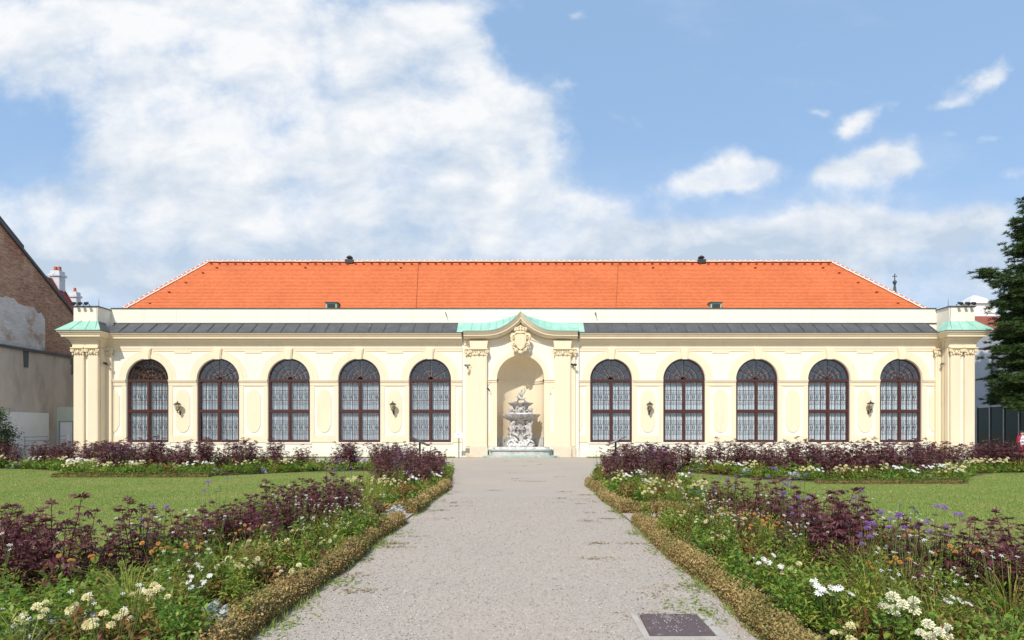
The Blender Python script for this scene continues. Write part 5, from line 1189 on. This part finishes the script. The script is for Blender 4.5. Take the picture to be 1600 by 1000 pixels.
# ---- purple-leaved hibiscus
PT = [palm(5, .10, 2.2), palm(5, .12, 2.5), palm(3, .12, 1.7)]
LEAFM = []
for i, p in enumerate(PT):
    me = bpy.data.meshes.new('leaf'); me.from_pydata(p[0], [], p[1]); me.materials.append(HIB); LEAFM.append(me)
def hib_frame(h, ns, seed, bush):
    r = random.Random(seed); stems = []
    for s in range(ns):
        a = 2 * PI * (s + r.random()) / ns; sp = bush * r.uniform(.3, 1); hh = h * (1 if s == 0 else r.uniform(.62, .95)); o = r.uniform(.0, .06)
        pts = []
        for i in range(6):
            t = i / 5; pts.append(Vector((math.cos(a) * (o + sp * t ** 1.2) + r.uniform(-.012, .012), math.sin(a) * (o + sp * t ** 1.2) + r.uniform(-.012, .012), hh * t)))
        stems.append(pts)
    return stems, r
def along(pts, t):
    k = t * (len(pts) - 1); i = min(int(k), len(pts) - 2); return pts[i].lerp(pts[i + 1], k - i)
def hib_sites(stems, r, per, start):
    out = []
    for pts in stems:
        ang = r.random() * 6
        for i in range(per):
            t = start + (1 - start) * (i + r.random()) / per; p = along(pts, min(t, 1)); ang += 2.4
            pet = r.uniform(.05, .13) * (1.35 - t); d = Vector((math.cos(ang), math.sin(ang), .55))
            size = r.uniform(.08, .14) * (1.1 - .3 * t)
            out.append((p, p + d * pet, ang - PI / 2, r.uniform(-1.0, .35) if t < .88 else r.uniform(-.2, .95), r.uniform(-.4, .4), size))
        for k in range(4): a = k * 1.6 + r.random(); out.append((pts[-1], pts[-1], a, r.uniform(0, .9), 0, r.uniform(.06, .095)))
    return out
def hibiscus(name, h, ns, seed, bush, per, start, single, label, group):
    t = thing(name, label, 'shrub', (0, 0, 0), group); stems, r = hib_frame(h, ns, seed, bush); sites = hib_sites(stems, r, per, start)
    b = MB()
    for pts in stems: b.tube(pts, [.011 - .0016 * i for i in range(6)], 5)
    for p, q, *_ in sites:
        if (q - p).length > .02: b.tube([p, q], [.0035, .0025], 3, cap=False)
    b.build('stems', HIBS, t, fix=False)
    if single:                                           # big leaves that can be told apart: one object each
        for p, q, yw, pt_, rl, sz in sites[:280]:
            o = bpy.data.objects.new('leaf', LEAFM[r.randrange(3)]); COL.objects.link(o); o.parent = t; o.location = q
            o.rotation_euler = (Matrix.Rotation(yw, 3, 'Z') @ Matrix.Rotation(pt_, 3, 'X') @ Matrix.Rotation(rl, 3, 'Y')).to_euler(); o.scale = (sz * 1.15,) * 3
    else:
        A = np.array([(q.x, q.y, q.z) for _, q, *_ in sites]); n = len(A); B = np.array([s[2:] for s in sites])
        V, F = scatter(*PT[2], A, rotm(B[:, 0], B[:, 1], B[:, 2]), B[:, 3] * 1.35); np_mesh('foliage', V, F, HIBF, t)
    return t
G_NL = 'purple shrubs in the near left bed'; G_NR = 'purple shrubs in the near right bed'
HP = [hibiscus('hibiscus_shrub', 1.0, 5, 1, .20, 20, .18, True, 'x', G_NL), hibiscus('hibiscus_shrub', 1.0, 8, 2, .30, 24, .15, True, 'x', G_NL), hibiscus('hibiscus_shrub', 1.0, 4, 3, .18, 22, .15, True, 'x', G_NL)]
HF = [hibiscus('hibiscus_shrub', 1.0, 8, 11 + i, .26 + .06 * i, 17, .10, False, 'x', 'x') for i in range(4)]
USED = {}
TREES = {}
def place(proto, x, y, s, label, group, rz=None, z=.03, sz=None):
    k = proto.name
    if k not in TREES: TREES[k] = tree_list(proto)
    if k not in USED: o = proto; USED[k] = 1
    else: o = copy_tree(TREES[k])
    o.location = (x, y, z); o.rotation_euler = (0, 0, (R.uniform(0, 6.28) if proto.get('category') == 'shrub' else R.uniform(-.6, .6)) if rz is None else rz); o.scale = (s, s, sz or s)
    if label: o['label'] = label
    if group: o['group'] = group
    return o
def at(px, d): return (px - 818) / 900 * d
for px, d, h, k, lab in ((20, 5.5, .86, 1, 'leafy purple hibiscus cut by the left edge of the photo in the near left bed'), (85, 5.6, 1.02, 0, 'tall purple hibiscus with red stem second from the left edge in the near left bed'),
                         (215, 6.2, .92, 2, 'slender upright purple hibiscus standing clear against the left lawn'), (318, 6.9, .72, 0, 'short spreading purple hibiscus where the near left row is lowest'),
                         (150, 5.9, .70, 1, 'low purple hibiscus between the two tall slender ones at left')):
    place(HP[k], at(px, d), d, h, lab, G_NL)
for px, d, h in ((360, 7.6, .74), (400, 8.0, .80), (345, 7.4, .66), (440, 8.6, .82), (425, 9.3, .86), (480, 9.4, .86), (470, 9.9, .86), (520, 10.3, .92), (545, 10.5, .84), (500, 9.8, .8), (380, 8.5, .72), (455, 8.9, .8), (410, 7.6, .62), (490, 9.1, .76), (540, 9.9, .8), (330, 8.1, .6), (525, 9.6, .78)):
    place(HP[R.randrange(3)] if d > 8.5 else HP[1], at(px, d), d, h, 'purple hibiscus in the dense row at the far end of the near left bed', G_NL)
for px, d, h, k, lab in ((1300, 6.9, .96, 1, 'large bushy purple hibiscus standing alone in the middle of the near right bed'), (1335, 6.6, .78, 0, 'lower purple hibiscus leaning on the large bushy one in the near right bed'),
                         (1432, 5.9, .80, 2, 'slender purple hibiscus with violet flower heads beside it in the near right bed'), (1505, 5.8, .80, 0, 'spreading purple hibiscus under violet flowers in the near right bed'), (1590, 5.2, .82, 1, 'purple hibiscus cut by the right edge of the photo in the near right bed')):
    place(HP[k], at(px, d), d, h, lab, G_NR)
for px, d, h, k in ((-8, 6.3, .84, 1), (50, 6.5, .80, 1), (125, 6.7, .72, 0), (255, 6.7, .66, 1), (285, 7.2, .66, 0), (20, 7.0, .7, 1), (180, 7.0, .6, 0)):
    place(HP[k], at(px, d), d, h, 'mid height purple hibiscus filling the back of the near left bed', G_NL, sz=h * 1.02)
for px, d, h, k in ((1265, 7.3, .86, 1), (1365, 7.0, .74, 1), (1335, 7.3, .9, 1), (1400, 6.4, .6, 0), (1465, 6.2, .64, 1), (1548, 5.7, .72, 0), (1600, 5.9, .8, 1), (1285, 6.6, .8, 0)):
    place(HP[k], at(px, d), d, h, 'mid height purple hibiscus filling the back of the near right bed', G_NR, sz=h * 1.02)
for px, d, h, k in ((420, 7.4, .50, 1), (470, 8.2, .55, 0), (520, 9.0, .55, 1), (300, 6.1, .46, 0), (555, 9.6, .5, 2), (590, 10.3, .5, 1)):
    place(HP[k], at(px, d), d, h, 'small purple hibiscus standing forward among the flowers of the near left bed', G_NL)
for px, d, h, k in ((1165, 8.2, .52, 1), (1225, 7.3, .5, 0), (1110, 9.3, .5, 1), (1330, 6.2, .5, 0), (1080, 10.2, .45, 2), (1440, 5.3, .46, 1)):
    place(HP[k], at(px, d), d, h, 'small purple hibiscus standing forward among the flowers of the near right bed', G_NR)
for px, d, h in ((1140, 10.0, .86), (1170, 9.4, .88), (1235, 8.3, .92), (1205, 9.0, .78), (1190, 10.3, .8), (1255, 8.6, .8), (1120, 10.4, .8), (1215, 9.6, .85)):
    place(HP[R.randrange(3)], at(px, d), d, h, 'purple hibiscus in the loose row at the far end of the near right bed', G_NR)
ORD = ('first', 'second', 'third', 'fourth', 'fifth')
def where(x, y, label):
    px = 818 + 900 * x / y
    if 'far left bed' in label or 'far right bed' in label:
        if 'outer end' in label: return label
        cs = (230.6, 341.1, 451.6, 561.6, 672.1, 955.0, 1069.1, 1182.8, 1295.3, 1407.5); i = min(range(10), key=lambda k: abs(cs[k] - px))
        if px < 180: return label + ' below the left corner'
        if px > 1455: return label + ' below the right corner'
        return label + ' below the %s window from the %s' % (ORD[i] if i < 5 else ORD[9 - i], 'left' if i < 5 else 'right')
    if 'near left bed' in label or 'near right bed' in label: return label + (' at bottom edge' if y < 5.6 else ' midway along' if y < 8 else ' near the gap')
    if 'mid left bed' in label or 'mid right bed' in label: return label + (' nearer the gap' if y < 15 else ' farther from the gap')
    return label
def row(poly, n, h0, h1, label, group, ymin=None):
    q = pts_in(poly, n * 6); got = []
    for x, y in q:
        if len(got) >= n: break
        if all((x - a) ** 2 + (y - b_) ** 2 > .36 ** 2 for a, b_ in got): got.append((x, y))
    for x, y in got: s = R.uniform(h0, h1); place(HF[R.randrange(4)], x, y, s * .95, where(x, y, label), group, sz=s)
row([(-2.9, 15.5), (-2.7, 18.0), (-3.3, 25.8), (-6.8, 26.2), (-6.2, 24.3), (-4.3, 19.5), (-4.2, 16)], 32, .75, 1.2, 'airy purple hibiscus in the mid left bed', 'purple shrubs in the mid left bed')
row([(2.9, 16.5), (2.6, 18.0), (3.4, 24.8), (7.5, 25), (6.6, 23.9), (4.9, 19.8), (4.2, 16.5)], 34, .8, 1.28, 'dark purple hibiscus in the mid right bed', 'purple shrubs in the mid right bed')
row([(-7.5, 25.6), (-9.4, 24.9), (-12.2, 22.7), (-16.8, 22.6), (-17.9, 25.0), (-14, 25.8), (-8, 26.5)], 52, .85, 1.45, 'purple hibiscus in the far left bed', 'purple shrubs in the far left bed')
row([(-5.0, 24.9), (-8.3, 25.0), (-8.2, 26.6), (-4.8, 26.4)], 14, .9, 1.25, 'purple hibiscus in the far left bed', 'purple shrubs in the far left bed')
row([(5.2, 23.4), (7.9, 23.2), (8.2, 25), (5, 25)], 12, .9, 1.25, 'purple hibiscus in the far right bed', 'purple shrubs in the far right bed')
row([(-18.2, 25.2), (-22, 26.4), (-27.5, 26.5), (-27.5, 27.1), (-18, 26.8)], 34, 1.0, 1.25, 'purple hibiscus at the outer end of the far left bed below the brick house', 'purple shrubs at the outer left end')
row([(7.6, 24.8), (8.9, 21.6), (11, 19.9), (14.2, 19.8), (16, 22), (15, 24.6)], 58, .85, 1.42, 'purple hibiscus in the far right bed', 'purple shrubs in the far right bed')
row([(16.8, 23.9), (24, 24.0), (24, 25.1), (16.5, 25.0)], 30, 1.05, 1.35, 'purple hibiscus at the outer end of the far right bed below the glass pavilion', 'purple shrubs at the outer right end')

# ---- small flowering plants; flower heads are parts
def pompom(r):
    v = []; f = []
    for ring_, (n, rad, z, tilt) in enumerate(((9, 1.0, .1, .25), (8, .85, .35, .55), (7, .6, .58, .85), (5, .32, .72, 1.2))):
        for i in range(n):
            a = 2 * PI * (i + .5 * ring_) / n; c, s = math.cos(a), math.sin(a); w = .36 * (1 - .12 * ring_); o = len(v)
            for l, ww in ((.15, .4), (.75, 1), (1, .55)):
                pass
            p0 = (.1 * c * r, .1 * s * r, z * r * .7); 
            tip = (rad * c * r, rad * s * r, (z + math.sin(tilt) * .22) * r)
            l_ = (rad * .75 * math.cos(a - w) * r, rad * .75 * math.sin(a - w) * r, (z + .16) * r); q_ = (rad * .75 * math.cos(a + w) * r, rad * .75 * math.sin(a + w) * r, (z + .16) * r)
            v += [p0, l_, tip, q_]; f.append((o, o + 1, o + 2, o + 3))
    return v, f
def daisy(r, n=9):
    v = []; f = []
    for i in range(n):
        a = 2 * PI * i / n; o = len(v); w = .28
        v += [(0, 0, 0), (.7 * r * math.cos(a - w), .7 * r * math.sin(a - w), .12 * r), (r * math.cos(a), r * math.sin(a), .05 * r), (.7 * r * math.cos(a + w), .7 * r * math.sin(a + w), .12 * r)]; f.append((o, o + 1, o + 2, o + 3))
    return v, f
def umbel(r):
    v = []; f = []
    rr = random.Random(3)
    for i in range(34):
        a = rr.random() * 6.28; q = math.sqrt(rr.random()); x, y, z = q * math.cos(a) * r, q * math.sin(a) * r, (.5 * (1 - q * q)) * r + rr.uniform(-.1, .1) * r; o = len(v); s = .26 * r
        v += [(x - s, y, z), (x, y - s, z + s * .5), (x + s, y, z), (x, y + s, z + s * .3)]; f.append((o, o + 1, o + 2, o + 3))
    return v, f
def mesh_of(name, vf, m): me = bpy.data.meshes.new(name); me.from_pydata(vf[0], [], vf[1]); me.materials.append(m); return me
HEADS = {'cream': mesh_of('flower_head', pompom(.036), CREAMF), 'ivory': mesh_of('flower_head', pompom(.040), IVORY), 'white': mesh_of('flower_head', daisy(.036), WHT), 'violet': mesh_of('flower_head', umbel(.032), VIO), 'gaura': mesh_of('flower_head', daisy(.019, 5), WHT), 'orange': mesh_of('flower_head', pompom(.022), ORANGE)}
def clump(name, cat, label, group, head, nh, r, h, leaf, lm, nl, hs=1.0, up=1.0, tall=0.0):
    t = thing(name, label, cat, (0, 0, 0), group); b = MB(); tops = []
    for i in range(nh):
        a = R.uniform(0, 6.28); q = math.sqrt(R.random()) * r; hh = h * R.uniform(.78, 1.08)
        tops.append((q * math.cos(a), q * math.sin(a), hh)); b.tube([(q * .4 * math.cos(a), q * .4 * math.sin(a), 0), (q * .8 * math.cos(a), q * .8 * math.sin(a), hh * .6), tops[-1]], [.004, .003, .0025], 4, cap=False)
    if nh: b.build('stems', STEMG, t, fix=False)
    if nl:
        rr = np.sqrt(NR.random(nl)) * r * 1.15; a = U(0, 2 * PI, nl); z = h * .86 * (1 - .55 * (rr / r / 1.15) ** 2) * NR.uniform(.12, 1, nl)
        V, F = scatter(*leaf, np.column_stack([rr * np.cos(a), rr * np.sin(a), z]), randrot(nl, -.3, 1.2), U(.6, 1.3, nl) * .055 * hs); np_mesh('foliage', V, F, lm, t)
    for p in tops:
        o = bpy.data.objects.new('flower_head', HEADS[head]); COL.objects.link(o); o.parent = t; o.location = p
        o.rotation_euler = (R.uniform(.0, .85), R.uniform(-.45, .45), 0); s = R.uniform(.75, 1.2) * hs; o.scale = (s, s, s)
    return t
MG = [clump('marigold_plant', 'flower', 'x', 'x', 'cream', n, .17, .34, NARROW, GRN1, 260) for n in (7, 10)]
MI = [clump('marigold_plant', 'flower', 'x', 'x', 'ivory', 8, .18, .34, NARROW, GRN1, 260)]
ZI = [clump('zinnia_plant', 'flower', 'x', 'x', 'white', n, .16, .36, DIAMOND, GRN1, 220) for n in (13, 9)]
VB = [clump('verbena_plant', 'flower', 'x', 'x', 'violet', n, .22, 1.0, NARROW, GRN1, 18) for n in (5, 7)]
GA = [clump('gaura_plant', 'flower', 'x', 'x', 'gaura', n, .30, .62, NARROW, GRN2, 60) for n in (9, 13)]
SE = [clump('scabious_plant', 'flower', 'x', 'x', 'orange', 9, .26, .5, NARROW, GRN2, 50)]
CO = [clump('bronze_foliage_plant', 'plant', 'x', 'x', 'cream', 0, .20, .32, NARROW, BRN, 260, 1.7)]
DM = [clump('silver_leaf_plant', 'plant', 'x', 'x', 'cream', 0, .16, .26, palm(5, .10, 1.6), SILV, 90, 1.5)]
BK = [clump('black_leaf_plant', 'plant', 'x', 'x', 'cream', 0, .12, .26, DIAMOND, DRK, 60, 1.4)]
AR_ = [None]
def arching(label):
    t = thing('arching_grass', label, 'plant', (0, 0, 0)); n = 70; V = []; F = []
    for i in range(n):
        a = R.uniform(0, 6.28); l = R.uniform(.25, .6); h = R.uniform(.3, .75); w = .004; c, s = math.cos(a), math.sin(a); o = len(V)
        for k in range(5):
            t_ = k / 4; rr = .03 + l * t_ ** 1.5; z = h * (1.6 * t_ - .8 * t_ * t_); ww = w * (1 - .7 * t_); V += [(rr * c - s * ww, rr * s + c * ww, z), (rr * c + s * ww, rr * s - c * ww, z)]
        F += [(o + 2 * k, o + 2 * k + 1, o + 2 * k + 3, o + 2 * k + 2) for k in range(4)]
    np_mesh('blades', V, F, GRN2, t); return t
AG = [arching('x')]
# single plants of the two near beds that can be told apart
for px, py, proto, lab, s in ((100, 950, MG[0], 'pale yellow marigold clump beside the silver leaves at lower left', 1.05), (240, 930, MG[1], 'largest cream marigold clump in the near left bed', 1.1), (300, 905, ZI[1], 'white flower clump just behind the largest cream marigolds at left', .9),
                              (20, 962, MG[0], 'yellow marigolds cut by the left edge of the photo', 1.0), (385, 878, MG[1], 'cream marigolds in the middle of the near left bed beside the hedge', .95), (432, 845, MG[0], 'small cream marigold clump farthest along the near left bed', .9),
                              (1385, 950, MI[0], 'ivory marigold clump with the largest blooms in the near right bed', 1.15), (1300, 930, ZI[0], 'white zinnia clump lowest in the near right bed', 1.05), (1205, 880, ZI[1], 'white zinnia clump midway along the near right bed', 1.0), (1235, 880, MG[0], 'few cream marigolds beside the midway white zinnias at right', .85), (1125, 832, MG[0], 'cream marigolds at the far end of the near right bed', .9),
                              (165, 968, MG[1], 'cream marigolds between the two silver leafed plants and the largest clump at left', 1.0), (335, 880, MG[0], 'cream marigolds just below the lowest purple shrub at left', 1.0), (450, 880, MG[0], 'few cream marigolds closest to the hedge at left', .8), (470, 822, MG[1], 'cream marigolds under the dense purple row at left', .9),
                              (1440, 978, MI[0], 'ivory marigolds low at the bottom edge right of the largest ones', .95), (1320, 985, MG[0], 'cream marigolds at the bottom edge below the white zinnias at right', .9), (1060, 800, MG[1], 'cream marigolds at the gap end of the near right bed', .9), (1500, 930, ZI[1], 'white flowers right of the ivory marigolds in the near right bed', .85)):
    d = (1.7 - .35) * 900 / (py - 674); place(proto, at(px, d), d, s, lab, 'flower clumps in the near beds')
for px, py, s, lab in ((45, 985, 1.15, 'silver leafed plant at the lower left corner'), (118, 968, 1.0, 'silver leafed plant among yellow marigolds at lower left'), (332, 945, .8, 'dull silver leafed plant beside the hedge at left'), (620, 792, .9, 'silver leafed plant at the gap end of the mid left hedge'), (1120, 815, .8, 'silver leafed plant at the far end of the near right bed')):
    d = (1.7 - .2) * 900 / (py - 674); place(DM[0], at(px, d), d, s, lab, 'silver leafed plants')
def spread(protos, bed, n, s0, s1, label, group, xr=None, yr=None):
    q = pts_in(BEDS[bed], n * 8); k = 0
    for x, y in q:
        if k >= n: break
        if xr and not (xr[0] <= abs(x) <= xr[1]): continue
        if yr and not (yr[0] <= y <= yr[1]): continue
        place(protos[R.randrange(len(protos))], x, y, R.uniform(s0, s1), where(x, y, label), group); k += 1
for bed in ('near left', 'near right'):
    side = bed.split()[1]
    spread(CO, bed, 19, .8, 1.25, 'bronze orange leafed plant near the hedge of the %s bed' % bed, 'bronze plants in the %s bed' % bed, (2.5, 3.6))
    spread(BK, bed, 5, .8, 1.1, 'nearly black leafed low plant near the hedge of the %s bed' % bed, 'black leafed plants in the %s bed' % bed, (2.4, 3.3))
    spread(GA, bed, 30, .75, 1.15, 'thin stemmed plant with tiny white flowers in the %s bed' % bed, 'white speckled plants in the %s bed' % bed, (2.7, 4.9))
    spread(SE, bed, 9, .8, 1.1, 'dry brown seed heads on thin stems in the %s bed' % bed, 'seed heads in the %s bed' % bed, (3.0, 4.9))
    spread(AG, bed, 16 if side == 'left' else 24, .6, 1.05, 'yellow green arching grass in the %s bed' % bed, 'arching grasses in the %s bed' % bed, (2.8, 4.8))
    spread(VB, bed, 3 if side == 'left' else 15, .7, .95, 'violet verbena heads on thin stems in the %s bed' % bed, 'verbenas in the %s bed' % bed, (3.0, 4.9), (5.2, 10.6))
    spread(MG, bed, 6, .7, .95, 'small cream marigold clump in the %s bed' % bed, 'small marigolds in the %s bed' % bed, (2.5, 3.6), (7, 10.6))
for bed, k in (('mid left', 1), ('mid right', 1.3)):
    spread(MG + ZI[1:], bed, int(16 * k), 1.0, 1.35, 'cream flower clump in the %s bed' % bed, 'cream flowers in the %s bed' % bed, (2.5, 4.8), (12.2, 22))
    spread(CO, bed, 9, .9, 1.3, 'bronze leafed plant in the %s bed' % bed, 'bronze plants in the %s bed' % bed, (2.4, 3.6), (12, 18))
    spread(VB, bed, int(8 * k), .8, 1.05, 'violet verbena in the %s bed' % bed, 'verbenas in the %s bed' % bed, (2.8, 6.5), (12, 25))
    spread(AG, bed, 12, .8, 1.1, 'yellow green arching grass in the %s bed' % bed, 'arching grasses in the %s bed' % bed, (2.8, 4.8), (12, 19))
FRONT = {'far left': [(-7.5, 24.2), (-9, 23.95), (-12, 21.4), (-17, 21.3), (-18.7, 24), (-22, 25.8), (-27, 26.1), (-27, 26.5), (-21.5, 26.4), (-17.9, 24.6), (-16.6, 22.3), (-12.1, 22.4), (-9.2, 24.7), (-7.5, 25.1)],
         'far right': [(6.9, 23.6), (8.5, 20.0), (10.8, 18.7), (14.2, 18.6), (16.6, 21.5), (19, 23.4), (25, 23.4), (25, 23.9), (18.7, 24.0), (16.1, 22.3), (14, 19.7), (11.0, 19.8), (9.1, 20.8), (7.6, 24.2)]}
for bed, poly in FRONT.items():
    BEDS['f ' + bed] = poly
    spread(MG, 'f ' + bed, 30, 1.15, 1.6, 'cream marigold clump edging the %s bed' % bed, 'marigolds in the %s bed' % bed)
    spread(ZI, 'f ' + bed, 10, 1.1, 1.5, 'white flower clump edging the %s bed' % bed, 'white flowers in the %s bed' % bed)
    spread(DM, 'f ' + bed, 5, 1.0, 1.4, 'silver leafed plant edging the %s bed' % bed, 'silver plants in the %s bed' % bed)
    spread(VB, bed, 16, .95, 1.15, 'violet verbena in the %s bed' % bed, 'verbenas in the %s bed' % bed)
    spread(AG, 'f ' + bed, 8, .8, 1.1, 'yellow green arching grass in the %s bed' % bed, 'arching grasses in the %s bed' % bed)

# ================================================================== PINE AT THE RIGHT, SHRUB AT THE LEFT
NEED = leafmat('pine_needle', [(.028, .06, .016), (.048, .092, .022), (.085, .125, .03), (.034, .075, .022)], .15, .5)
BARK = mat('pine_bark', (.09, .065, .05), .95, .3, 6, .6, 14)
def pine():
    x0, d0 = 33.1, 36.2; t = thing('pine_tree', 'tall dark green pine at the right edge in front of the glass pavilion', 'tree', (x0, d0, 0)); b = MB()
    b.tube([(x0, d0, -.1), (x0 + .1, d0, 4), (x0 - .1, d0 + .1, 9), (x0 + .1, d0, 14), (x0, d0, 18.9)], [.42, .34, .26, .14, .04], 10); b.build('trunk', BARK, t, smooth=True)
    lim = MB(); tips = []
    def branch(z, ang, L, droop):
        c, s = math.cos(ang), math.sin(ang); pts = []
        for i in range(5):
            q = i / 4; pts.append(Vector((x0 + c * L * q, d0 + s * L * q, z + .35 * L * q * (1 - droop) - droop * L * .3 * q * q + R.uniform(-.1, .1))))
        lim.tube(pts, [.10, .075, .055, .035, .015], 5)
        k = int(L * 23)
        for i in range(k):
            q = .22 + .78 * (i + R.random()) / k; p = along(pts, min(q, 1)); w = .55 * L * .25 * (1.15 - q) + .25
            tips.append(p + Vector((R.gauss(0, w), R.gauss(0, w), R.gauss(0, .16) + R.uniform(0, .25))))
    # leftward limbs follow the photographed outline: tip column, row
    for px, py in ((1602, 290), (1597, 303), (1590, 317), (1592, 332), (1575, 345), (1562, 352), (1575, 375), (1560, 392), (1580, 415), (1515, 427), (1535, 445), (1550, 462), (1540, 480), (1562, 498), (1530, 515), (1545, 530), (1530, 552), (1542, 572), (1534, 592), (1545, 610), (1550, 622)):
        L = x0 - at(px, 36.2) - .85; zt = 1.7 + (674 - py) / 900 * 36.2; ang = PI + R.uniform(-.25, .25); dr = R.uniform(.1, .45)
        branch(zt - (.35 * L * (1 - dr) - dr * L * .3), ang, L, dr)
    for i in range(84):
        z = 2.4 + 15.0 * i / 84 + R.uniform(-.2, .2); L = (5.6 - .27 * (z - 2.5)) * R.uniform(.7, 1.0)
        ang = R.uniform(-PI * .45, PI * 1.45)
        if math.cos(ang) < -.3: L *= .66
        if z > 14.5: L *= .7
        branch(z, ang, max(.6, L), R.uniform(.1, .5))
    lim.build('limbs', BARK, t, fix=False)
    n = len(tips); c = np.array([tuple(p) for p in tips]); per = 66
    i = np.repeat(np.arange(n), per); k = n * per; a = NR.normal(size=(k, 3)); a /= np.linalg.norm(a, axis=1)[:, None]; a[:, 2] = np.abs(a[:, 2]) * .8 - .15
    r = U(.02, .20, k)[:, None] * (U(.7, 1.25, n)[i])[:, None]
    pos = c[i] + a * r; yaw = np.arctan2(-a[:, 0], a[:, 1]); pit = np.arcsin(np.clip(a[:, 2], -1, 1)) + U(-.3, .3, k)
    V, F = scatter([(-.10, 0, 0), (.10, 0, 0), (0, 1, 0)], [(0, 1, 2)], pos, rotm(yaw, pit, U(-1.5, 1.5, k)), U(.14, .26, k)); np_mesh('crown', V, F, NEED, t)
pine()
def bush(x, y, r, h, label):
    t = thing('evergreen_shrub', label, 'shrub', (x, y, 0)); b = MB()
    for i in range(7): a = i * .9; b.tube([(x, y, 0), (x + r * .4 * math.cos(a), y + r * .4 * math.sin(a), h * .5), (x + r * .7 * math.cos(a), y + r * .7 * math.sin(a), h * .85)], [.05, .03, .01], 5)
    b.build('stems', BARK, t, fix=False); nc = 240; a = U(0, 2 * PI, nc); el = np.arccos(U(-.75, 1, nc)); k = NR.uniform(.5, 1.05, nc) ** .6
    c = np.column_stack([x + r * k * np.sin(el) * np.cos(a), y + r * k * np.sin(el) * np.sin(a), h * .5 + h * .5 * k * np.cos(el)]); n = nc * 80; i = np.repeat(np.arange(nc), 80)
    pos = c[i] + NR.normal(0, .14, (n, 3)); V, F = scatter(*DIAMOND, pos, randrot(n, -.4, 1.2), U(.06, .12, n)); np_mesh('crown', V, F, NEED, t)
bush(-26.4, 27.6, 1.5, 3.1, 'dark evergreen shrub at the left edge in front of the low wall')

for o in list(COL.objects):                               # prototypes that were never placed
    if o.get('label') == 'x':
        for c in list(o.children): bpy.data.objects.remove(c)
        bpy.data.objects.remove(o)
